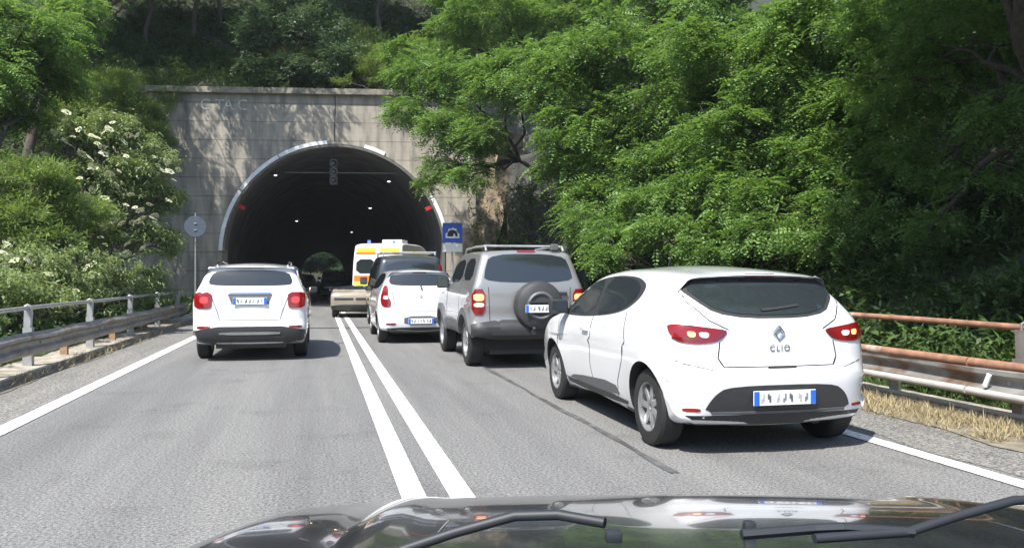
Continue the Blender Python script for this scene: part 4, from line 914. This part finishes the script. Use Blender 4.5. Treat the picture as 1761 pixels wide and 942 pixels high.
def cluster(n=6, leaf=.12, wid=.07, L=.2, seed=1, droop=.35):
    r = random.Random(seed); V, Fc = [], []
    for k in range(n):
        a = r.uniform(0, 2 * math.pi); d = r.uniform(.02, L); c = np.array([math.cos(a) * d + L * .4, math.sin(a) * d, r.uniform(-.05, .05)])
        b = a + r.uniform(-.6, .6); f = np.array([math.cos(b), math.sin(b), -droop * r.uniform(.3, 1.6)]); f /= np.linalg.norm(f); s = np.cross(f, [0, 0, 1]); s /= np.linalg.norm(s)
        s = s * math.cos(.5 * r.uniform(-1, 1)) + np.array([0, 0, 1]) * .5 * r.uniform(-1, 1)
        l = leaf * r.uniform(.7, 1.2); w_ = wid * r.uniform(.8, 1.1); i = len(V)
        V += [c, c + f * l * .45 + s * w_ * .5 + np.array([0, 0, .01]), c + f * l, c + f * l * .45 - s * w_ * .5 + np.array([0, 0, .01])]; Fc.append((i, i + 1, i + 2, i + 3))
    return np.array(V), np.array(Fc)
def blade(n=9, L=.26, w_=.014, seed=2):
    r = random.Random(seed); V, Fc = [], []
    for k in range(n):
        a = r.uniform(-1.3, 1.3); e = r.uniform(-.3, .6); f = np.array([math.cos(a) * math.cos(e), math.sin(a) * math.cos(e), math.sin(e)]); s = np.cross(f, [0, 0, 1]); s /= np.linalg.norm(s)
        c = np.array([r.uniform(0, .15), r.uniform(-.08, .08), r.uniform(-.05, .05)]); l = L * r.uniform(.5, 1.1); i = len(V)
        V += [c, c + f * l * .5 + s * w_, c + f * l + np.array([0, 0, -.04]), c + f * l * .5 - s * w_]; Fc.append((i, i + 1, i + 2, i + 3))
    return np.array(V), np.array(Fc)
TPL = {"locust": [frond(), frond(4, .27, .056, .080, .45), cluster(7, .085, .05, .16, 3, .4)], "maple": [cluster(6, .15, .10, .2, 1), cluster(6, .13, .09, .18, 4)],
       "elder": [cluster(7, .10, .045, .15, 2, .6), cluster(7, .09, .04, .14, 7, .5)], "feather": [blade(), blade(9, .2, .012, 5)], "under": [cluster(6, .10, .05, .2, 9, .3), blade(6, .22, .02, 8)]}
LM = {"locust": L_LOC, "maple": L_DK, "elder": L_ELD, "feather": L_FEA, "under": L_UND}
def norm(a): return a / (np.linalg.norm(a, axis=1)[:, None] + 1e-9)
def scatter(tpl, Pn, D, scale):
    "instances of the template baked into arrays: Pn positions, D forward directions"
    n = len(Pn); up = np.array([0, 0, 1.]) + rng.normal(0, .33, (n, 3)); f = norm(D); s = norm(np.cross(up, f)); u = np.cross(f, s)
    V0, F0 = tpl; sc = scale[:, None, None]
    V = (V0[None, :, 0:1] * f[:, None] + V0[None, :, 1:2] * s[:, None] + V0[None, :, 2:3] * u[:, None]) * sc + Pn[:, None]
    Fq = F0[None] + (np.arange(n) * len(V0))[:, None, None]
    return V.reshape(-1, 3), Fq.reshape(-1, 4)
CK = rng.normal(0, 1, (14, 3)); CK = CK / np.linalg.norm(CK, axis=1)[:, None] * np.concatenate([rng.uniform(3.2, 6.5, 9), rng.uniform(9, 14, 5)])[:, None]; CP = rng.uniform(0, 6.28, 14)
def lumps(p): return np.sin(p @ CK.T + CP).sum(1) / 14 ** .5
def crown(kind, blobs, dens=1., sc=1., flat=.8, name="crown", parent=None, org=(0, 0, 0), clump=.30, carve=-.2):
    Vs, Fs = [], []; off = 0; org = np.array(org)
    for c, r in blobs:
        c = np.array(c); nc = max(8, int(26 * dens ** .5))
        d = norm(rng.normal(0, 1, (nc, 3))); d[:, 2] = d[:, 2] * .8 + .12; cc = c + d * r * rng.uniform(.45, 1., (nc, 1)) * np.array([1, 1, flat])
        cr = r * clump * rng.uniform(.6, 1.5, nc)
        n = int(480 * dens * r * r / sc ** 2); k = rng.integers(0, nc, n)
        q = norm(rng.normal(0, 1, (n, 3))) * rng.uniform(.2, 1, (n, 1)) ** .5 * cr[k][:, None] * np.array([1.15, 1.15, .78])
        pos = cc[k] + q
        out = norm(pos - c) * .55 + norm(q) * .7 + rng.normal(0, .35, (n, 3)); out[:, 2] = out[:, 2] * .45 - .05
        keep = lumps(pos * np.array([1, 1, 1.5])) + .5 * lumps(pos * 2.7 + 5) > carve; pos, out = pos[keep], out[keep]; n = len(pos)
        s = sc * rng.uniform(.7, 1.25, n)
        for t, tp in enumerate(TPL[kind]):
            sel = np.arange(n) % len(TPL[kind]) == t
            V, Fq = scatter(tp, pos[sel], out[sel], s[sel]); Vs.append(V); Fs.append(Fq + off); off += len(V)
    V = np.concatenate(Vs) - org
    o = npmesh(name, V, np.concatenate(Fs), [LM[kind]], parent)
    return o
def branchy(bm, base, blobs, r0, rr, wob=.25, fork=.45):
    base = Vector(base); ctr = sum((Vector(b) for b, _ in blobs), Vector()) / len(blobs)
    mid = base.lerp(ctr, fork) + Vector((rr.uniform(-1, 1), rr.uniform(-1, 1), 0)) * wob
    def path(a, b, n, w_):
        return [a.lerp(b, k / n) + Vector((rr.uniform(-1, 1), rr.uniform(-1, 1), rr.uniform(-.4, .4))) * w_ * math.sin(math.pi * k / n) for k in range(n + 1)]
    p = path(base, mid, 6, wob * .5); tube(bm, p, [r0 * (1.25 if k == 0 else 1) * (1 - .35 * k / 6) for k in range(7)], 9)
    for b, r in blobs:
        b = Vector(b); p = path(mid, b, 6, .3); tube(bm, p, [r0 * .55 * (1 - .8 * k / 6) + .006 for k in range(7)], 7)
        for _ in range(4):
            e = b + Vector((rr.uniform(-1, 1), rr.uniform(-1, 1), rr.uniform(-.6, .9))).normalized() * r * .85; st = p[rr.randint(3, 5)]
            tube(bm, path(st, e, 4, .15), [r0 * .2 * (1 - .8 * k / 4) + .004 for k in range(5)], 5)
def tree(name, label, kind, pix, base, r0=.14, dens=1., sc=1., group=None, cat="tree", world=None, flat=.8, seed=0, clump=.3, stem="trunk", foliage="crown", wob=.25, fork=.45, carve=-.2):
    blobs = [(P(a, b, d), r) for a, b, d, r in pix] + [(Vector(w_[:3]), w_[3]) for w_ in (world or [])]
    t = bpy.data.objects.new(name, None); col.objects.link(t); t.location = base; setp(t, label, cat, group)
    bm = bmesh.new(); rr = random.Random(seed); bl = [(b - Vector(base), r) for b, r in blobs]
    branchy(bm, (0, 0, 0), bl, r0, rr, wob, fork); bmobj(stem, bm, BARK, t, 60)
    crown(kind, blobs, dens, sc, flat, foliage, t, base, clump, carve)
    return t
def gz(x, y):
    return hill(x, y) if (x > 7.9 or x < -6.6 or y > YW + 1) else 0
def onhill(x, y): return (x, y, gz(x, y) - .1)
G_R = "robinia trees on the right bank"
tree("robinia_tree", "feathery robinia whose boughs hang over the right shoulder of the tunnel mouth", "locust",
     [(725, 125, 31, 1.25), (700, 195, 30, .85), (790, 140, 30, 1.4), (860, 150, 28, 1.4), (780, 225, 29, 1.2), (830, 235, 28, 1.0), (765, 290, 29, .75), (740, 318, 29.5, .45), (815, 300, 28, .7), (690, 95, 32, .8), (900, 110, 28, 1.0)],
     onhill(10.4, 32.5), .12, 3.2, 1.1, G_R, seed=1, clump=.26)
tree("robinia_tree", "broad bright robinia filling the bank above the grey off-roader", "locust",
     [(960, 150, 26, 1.7), (1050, 100, 25, 1.8), (1000, 240, 25, 1.6), (1090, 290, 24, 1.4), (1150, 180, 24, 1.8), (970, 300, 25, .9), (1030, 350, 24, 1.0), (1120, 360, 22, 1.0), (1200, 260, 23, 1.4)],
     onhill(11, 27), .14, 3.2, 1.1, G_R, seed=2, clump=.24)
tree("robinia_tree", "tall bright robinia above the roof of the nearest white hatchback", "locust",
     [(1250, 80, 21, 1.7), (1360, 150, 20, 1.6), (1270, 240, 20, 1.5), (1420, 60, 19, 1.5), (1210, 330, 20, 1.1), (1380, 290, 19, 1.2), (1480, 180, 18, 1.1), (1300, 350, 18.5, .9), (1460, 270, 17.5, .9)],
     onhill(12.2, 21), .14, 3.2, 1.05, G_R, seed=3, clump=.24)
tree("robinia_tree", "robinia standing highest up the slope at the top centre of the view", "locust",
     [(850, 25, 34, 1.9), (960, 45, 33, 1.6), (775, 70, 35, 1.4), (1100, 0, 31, 2.0), (1210, -10, 29, 1.9), (780, -20, 36, 1.6), (1000, -60, 33, 2)],
     onhill(11.5, 36), .2, 2.6, 1.1, G_R, seed=4)
tree("robinia_tree", "low spreading robinia just above the roof line of the nearest hatchback", "locust",
     [(1000, 390, 22, .8), (1060, 420, 21, .8), (1150, 400, 19.5, .9), (1230, 420, 18.5, .8), (1330, 400, 17.5, .85), (1420, 420, 16.5, .75), (1480, 380, 16, .7), (1030, 440, 20, .5), (1440, 345, 17, .7)],
     onhill(9.0, 18.5), .08, 2.6, .85, G_R, seed=5, flat=.7, fork=.25)
tree("robinia_tree", "shady robinia with bare leaning limbs at the right end of the view", "locust",
     [(1570, 150, 15, 1.1), (1660, 60, 14, 1.2), (1740, 200, 13, .7), (1610, 290, 15, .8), (1540, 40, 16, 1.1), (1600, 400, 14.5, .5), (1720, 320, 13.5, .5)],
     onhill(11.4, 10.2), .15, 2.2, .8, G_R, world=[(8.6, 9.2, 8.6, 2.3), (10.5, 7, 8.2, 2.4), (8.6, 10.6, 9.4, 2.0), (6.2, 6.5, 8.3, 2.0), (7.6, 9.2, 8.6, 2.1), (6.8, 8, 9, 2.2), (9, 5.5, 8.5, 2.3), (12.5, 10, 9.0, 2.4), (12.2, 12.8, 10.8, 2.2), (13.5, 14, 11.5, 2.6)], seed=6)  # world blobs: unseen crown added above the view to shade the bank
# left side
tree("robinia_tree", "pale green robinia at the far left edge of the view", "locust",
     [(35, 60, 22, 1.6), (95, 150, 24, .9), (15, 190, 22, .9), (120, 30, 25, 1.0), (50, 110, 23, 1.0), (-60, 130, 20, 1.4)], onhill(-8.4, 17.5), .15, 2.6, .9, "robinia trees on the left bank", seed=7)
tree("robinia_tree", "tall tree leaning over the left part of the tunnel wall and shading it", "locust",
     [(230, -110, 31, 2.3), (330, -120, 32, 2.1), (130, -60, 30, 2.0), (430, -120, 33, 1.2)], onhill(-10.5, 31.5), .2, .75, 1.25, carve=-.1, group="robinia trees on the left bank", seed=8, world=[(-12, 35, 18.5, 2.6), (-8, 36, 18.5, 2.6), (-7.5, 39, 19.5, 2.4), (-9, 41, 20.5, 2.6), (-14, 38, 20, 2.6)])  # world blobs: out-of-view crown added to darken the slope over the tunnel
eld = tree("elder_bush", "large elder bush covered in cream flower heads left of the tunnel", "elder",
     [(185, 225, 22, .75), (250, 270, 22.5, .85), (275, 340, 22.5, .7), (205, 310, 22, .95), (135, 235, 21.5, .6), (280, 420, 22.5, .6), (120, 290, 21.5, .7), (225, 400, 22, .85), (160, 370, 21, .6), (255, 480, 22, .5)],
     onhill(-6.6, 21.5), .06, 4.2, .95, None, "bush", seed=9, foliage="foliage", stem="stems")
eld2 = tree("elder_bush", "lower elder bush growing behind the left guardrail", "elder",
     [(40, 470, 16, .75), (120, 470, 17, .7), (190, 470, 18.5, .6), (80, 520, 15.5, .5), (0, 500, 14.5, .6), (230, 510, 20, .5), (160, 520, 17, .45), (280, 505, 23, .4)],
     (-6.0, 15, 0), .05, 3.4, .85, None, "bush", seed=10, foliage="foliage", stem="stems")
tree("feathery_bush", "fine-leaved light green bush in front of the flowering elder", "feather",
     [(60, 320, 18, .8), (125, 370, 18.5, .75), (15, 385, 17.5, .8), (0, 300, 18, .6), (175, 400, 19, .5), (75, 420, 17.5, .7)], (-7.0, 17, 0), .05, 2.6, .9, None, "bush", seed=11, flat=.65, foliage="foliage", stem="stems")
tree("vine_clump", "dark creeper hanging over the upper left corner of the tunnel wall", "feather",
     [(235, 190, 34, .8), (295, 165, 35.5, .5), (205, 215, 33, .8), (260, 225, 34, .6), (300, 180, 35.6, .35), (200, 165, 34.5, .9), (175, 215, 33.5, 1.0), (150, 170, 33, 1.1), (255, 195, 34.8, .8), (110, 200, 31, 1.2), (265, 240, 34, .7), (215, 140, 35.5, .7), (180, 150, 35, .9)], onhill(-7.6, 34.5), .05, 2.6, 1.2, None, "creeper", seed=12, foliage="foliage", stem="stems")
# flower heads, each its own part
fh = bmesh.new()
for k in range(26):
    a = rnd.uniform(0, 6.28); d = .5 * rnd.random() ** .5; bmesh.ops.create_icosphere(fh, subdivisions=1, radius=rnd.uniform(.08, .15), matrix=Matrix.Translation((d * math.cos(a), d * math.sin(a), .12 * (1 - d * 1.5))) @ Matrix.Diagonal((1, 1, .35, 1)))
fme = bpy.data.meshes.new("flower_head"); fh.to_mesh(fme); fh.free(); fme.materials.append(FLOWER)
def flowers(root, spots, s=.2):
    spots = spots + [(px + rnd.uniform(-40, 30), py + rnd.uniform(-30, 40), d - .05) for px, py, d in spots[::1]]
    for px, py, d in spots[:95]:
        o = bpy.data.objects.new("flower_head", fme); col.objects.link(o); o.parent = root; q = P(px, py, d) - Vector(root.location); o.location = q
        k = s * 1.0 * rnd.uniform(.7, 1.25); o.scale = (k, k, k); o.rotation_euler = (rnd.uniform(.45, 1.0), rnd.uniform(-.3, .3), rnd.uniform(0, 6))
flowers(eld, [(193, 211, 21.3), (135, 223, 21), (167, 237, 21), (178, 228, 21.2), (168, 248, 21.2), (236, 233, 21.7), (215, 268, 21.4), (285, 279, 21.9), (291, 295, 21.9), (278, 293, 21.8), (200, 320, 21.1), (67, 275, 20.8), (78, 267, 20.8), (103, 315, 20.7), (122, 251, 21), (150, 335, 20.3), (158, 328, 20.3), (188, 300, 21), (232, 357, 21.3), (245, 375, 21.4),
              (238, 382, 21.3), (263, 376, 21.6), (228, 383, 21.3), (194, 380, 20.8), (177, 393, 20.3), (219, 420, 21), (218, 437, 21), (240, 290, 21.6), (262, 250, 22), (213, 245, 21.6), (250, 315, 21.8), (140, 265, 20.9), (110, 242, 21), (290, 345, 21.9), (180, 355, 20.6), (225, 335, 21.3), (205, 283, 21.2), (160, 290, 20.9), (95, 300, 20.7)])
flowers(eld2, [(12, 420, 16), (5, 435, 15.8), (47, 443, 15.5), (50, 450, 15.5), (25, 448, 15.5), (85, 472, 15.8), (155, 456, 17), (147, 463, 17), (175, 489, 17.5), (198, 460, 18.2), (130, 500, 16.2), (60, 500, 15.2), (215, 492, 19), (100, 455, 16.5)], .15)
# above the tunnel
tree("maple_tree", "dense dark green maple right above the middle of the tunnel wall", "maple",
     [(450, 55, 39.5, 1.6), (540, 45, 39.5, 1.6), (500, 115, 38.8, .9), (590, 95, 39, 1.1), (430, 115, 39, .7), (560, 125, 38.8, .6), (500, -20, 40, 1.8)], onhill(-1.6, 40.5), .15, 1.6, 1.0, None, seed=13)
tree("shrub", "light green shrub on the cornice right of the maple", "feather",
     [(640, 110, 38.3, .7), (685, 125, 38, .6), (720, 95, 38.5, .9), (620, 130, 38.4, .35), (655, 85, 39, .6), (590, 140, 38.2, .3), (650, 140, 38.2, .35)], onhill(3.2, 39), .05, 2.6, 1.1, None, "bush", seed=14, foliage="foliage", stem="stems")
G_F = "forest trees on the slope above the tunnel"
kinds = [("slim forest tree with a bare dark trunk left of the maple", 330, 44), ("thin curved forest trunk directly left of the maple crown", 375, 46), ("shaded forest tree at the top left of the slope", 250, 43),
         ("dark forest tree behind the maple crown", 520, 50), ("forest tree in the dark gap right of the maple", 650, 47), ("forest tree behind the highest robinia", 760, 52), ("dark forest tree above the creeper on the left", 170, 41), ("farthest forest tree between maple and robinia", 700, 58),
         ("forest tree behind the pale robinia on the left", 60, 38)]
for i, (lb, px, d) in enumerate(kinds):
    g = P(px, 100, d); b = onhill(g.x, g.y); top = b[2]
    H = 7.5 + (i % 3)
    extra = [(1, 39, 19, 2.2), (4, 41, 20, 2.4)] if i == 4 else []  # unseen crown blobs added to shade the gap beside the maple
    bl = [(b[0] + rnd.uniform(-2.2, 2.2), b[1] + rnd.uniform(-2, 2), top + H + rnd.uniform(-1.5, 2.5), rnd.uniform(1.8, 2.6)) for _ in range(12)] + extra
    tree("forest_tree", lb, "maple", [], b, .12, 2.2, 1.7, G_F, world=bl, seed=20 + i, fork=.75, wob=.5)
bm = bmesh.new(); V_ = [(-60, TEND + 38, 0), (60, TEND + 38, 0), (60, TEND + 90, 46), (-60, TEND + 90, 46)]
bm.faces.new([bm.verts.new(v) for v in V_]); bmesh.ops.subdivide_edges(bm, edges=bm.edges[:], cuts=20, use_grid_fill=True)
for v in bm.verts: v.co.z += 1.2 * fbm(v.co.x, v.co.y)
setp(bmobj("hillside", bm, EARTH, None, 60), kind="structure")
# right slope behind robinias, dark filler trees and the greenery beyond the exit
for i, (lb, x, y) in enumerate([("shaded tree high on the right slope behind the broad robinia", 15.5, 30), ("shaded tree high on the right slope behind the tall robinia", 16, 22), ("shaded tree up the slope at the right end of the view", 17, 14.5), ("shaded tree on the left slope beyond the elder", -13, 27)]):
    b = onhill(x, y)
    bl = [(b[0] + rnd.uniform(-2.5, 2.5), b[1] + rnd.uniform(-2.5, 2.5), b[2] + rnd.uniform(1.2, 5), rnd.uniform(1.6, 2.3)) for _ in range(8)]
    tree("forest_tree", lb, "maple", [], b, .14, 1.3, 1.4, "shaded trees on the side slopes", world=bl, seed=40 + i)
for i, (x, s_) in enumerate([(-3, 3.2), (2.2, 3.0), (6.5, 3.4)]):
    b = (XC + x, TEND + 22 + 3 * i, 0)
    bl = [(b[0] + rnd.uniform(-2, 2), b[1] + rnd.uniform(-2, 2), rnd.uniform(3.5, 8), 2.2) for _ in range(9)]
    tree("roadside_tree", ["left", "middle", "right"][i] + "most of the sunlit trees seen through the far end of the tunnel" if i != 1 else "middle one of the sunlit trees seen through the far end of the tunnel", "maple", [], b, .2, 1.3, 2.4, "sunlit trees beyond the tunnel", world=bl, seed=60 + i)

# undergrowth on banks and slopes
def ground_scatter(name, label, regions, tpls, m, sc, up=.6):
    Vs, Fs = [], []; off = 0
    for x0, x1, y0, y1, n, hh in regions:
        x = rng.uniform(x0, x1, n); y = rng.uniform(y0, y1, n)
        keep = (np.sin(x * 1.7 + np.sin(y * 1.1) * 2) + np.sin(y * 1.3 + x)) > -1.1
        x, y = x[keep], y[keep]; z = np.array([gz(a, b) for a, b in zip(x, y)]) + rng.uniform(0, 1, len(x)) ** 1.6 * hh * (.6 + .4 * np.sin(x * 2.3 + y * 1.9))
        Pn = np.stack([x, y, z], 1); D = rng.normal(0, 1, (len(x), 3)); D[:, 2] = abs(D[:, 2]) * up
        s = sc * rng.uniform(.6, 1.3, len(x))
        for t, tp in enumerate(tpls):
            sel = np.arange(len(x)) % len(tpls) == t; V, Fq = scatter(tp, Pn[sel], D[sel], s[sel]); Vs.append(V); Fs.append(Fq + off); off += len(V)
    o = npmesh(name, np.concatenate(Vs), np.concatenate(Fs), [m]); setp(o, label, name.replace("_", " "), kind="stuff")
ground_scatter("undergrowth", "low green weeds and creepers covering the banks", [(-6.9, -4.55, 3, 35, 9000, .5), (6.55, 8.2, -2, 33, 9000, .8), (8, 12.5, 2, 34, 22000, .9), (-13, -6.6, 6, 36, 16000, .9), (6.4, 8.1, 27, 36.5, 5000, 5.5), (-14, 16, 39.4, 52, 60000, 1.3), (12, 26, 4, 40, 26000, 1.4), (-24, -13, 10, 40, 14000, 1.2), (-16, 22, 52, 66, 16000, 1.4), (-30, 30, TEND + 30, TEND + 34, 3000, 9)], TPL["under"], L_UND, 1.2)
DRY = mat("dry_grass", (.34, .28, .16), .9, noise=.2, nscale=20)
GRS = mat("green_grass", (.08, .13, .035), .9, noise=.2, nscale=20)
def tuft(seed, L=.15):
    r = random.Random(seed); V, Fc = [], []
    for k in range(9):
        a = r.uniform(0, 6.28); t = r.uniform(.1, .9); x, y = r.uniform(-.05, .05), r.uniform(-.05, .05); l = L * r.uniform(.5, 1.2); w_ = .0035; i = len(V)
        dx, dy = math.cos(a), math.sin(a)
        V += [(z0, x - dy * w_, y + dx * w_) for z0 in (0,)] + [(0, x + dy * w_, y - dx * w_), (l * (1 - .4 * t) * .6, x + dx * l * t * .6 + dy * w_, y + dy * l * t * .6 - dx * w_), (l * (1 - .4 * t), x + dx * l * t, y + dy * l * t)]; Fc.append((i, i + 1, i + 2, i + 3))
    return np.array(V), np.array(Fc)
def tufts(name, label, regs, m):
    Vs, Fs = [], []; off = 0
    for x0, x1, y0, y1, n in regs:
        x = rng.uniform(x0, x1, n); y = rng.uniform(y0, y1, n); kp = (np.sin(y * 2.3) * .6 + np.sin(y * .9 + 1) + rng.normal(0, 1.1, n)) > -.1; x, y = x[kp], y[kp]
        Pn = np.stack([x, y, np.full(len(x), .01)], 1); D = np.tile([0, 0, 1.], (len(x), 1)) + rng.normal(0, .35, (len(x), 3))
        V0, F0 = tuft(rnd.randint(0, 99)); n_ = len(x); f = norm(D); s = norm(np.cross(rng.normal(0, 1, (n_, 3)), f)); u = np.cross(f, s); sc = rng.uniform(.5, 1.2, n_)[:, None, None]
        V = (V0[None, :, 0:1] * f[:, None] + V0[None, :, 1:2] * s[:, None] + V0[None, :, 2:3] * u[:, None]) * sc + Pn[:, None]
        Vs.append(V.reshape(-1, 3)); Fs.append((F0[None] + (np.arange(n_) * len(V0))[:, None, None]).reshape(-1, 4) + off); off += n_ * len(V0)
    setp(npmesh(name, np.concatenate(Vs), np.concatenate(Fs), [m]), label, "grass", kind="stuff")
tufts("dry_grass", "straw-coloured dry grass along the foot of the guardrails", [(5.3, 6.0, -3, 26, 4500), (5.65, 6.0, -3, 26, 5000), (-3.82, -3.62, 4, 30, 700)], DRY)
tufts("grass", "short green grass behind the left kerb and along the right one", [(-5.2, -4.45, 4, 30, 3500), (6.42, 6.8, 0, 26, 2500)], GRS)

# ------------------------------------------------------------------ thin volume added to lift the blacks, in place of windscreen glare
bm = bmesh.new(); box(bm, (0, 130, 29), (180, 320, 60.6))
hm = bpy.data.materials.new("glare_veil_volume"); hm.use_nodes = True; ht = hm.node_tree; ht.nodes.remove(ht.nodes["Principled BSDF"])
pv = ht.nodes.new("ShaderNodeVolumePrincipled"); pv.inputs["Color"].default_value = (.86, .93, 1, 1); pv.inputs["Density"].default_value = .00035
ht.links.new(pv.outputs[0], ht.nodes["Material Output"].inputs["Volume"])
setp(bmobj("glare_veil", bm, hm), kind="stuff")
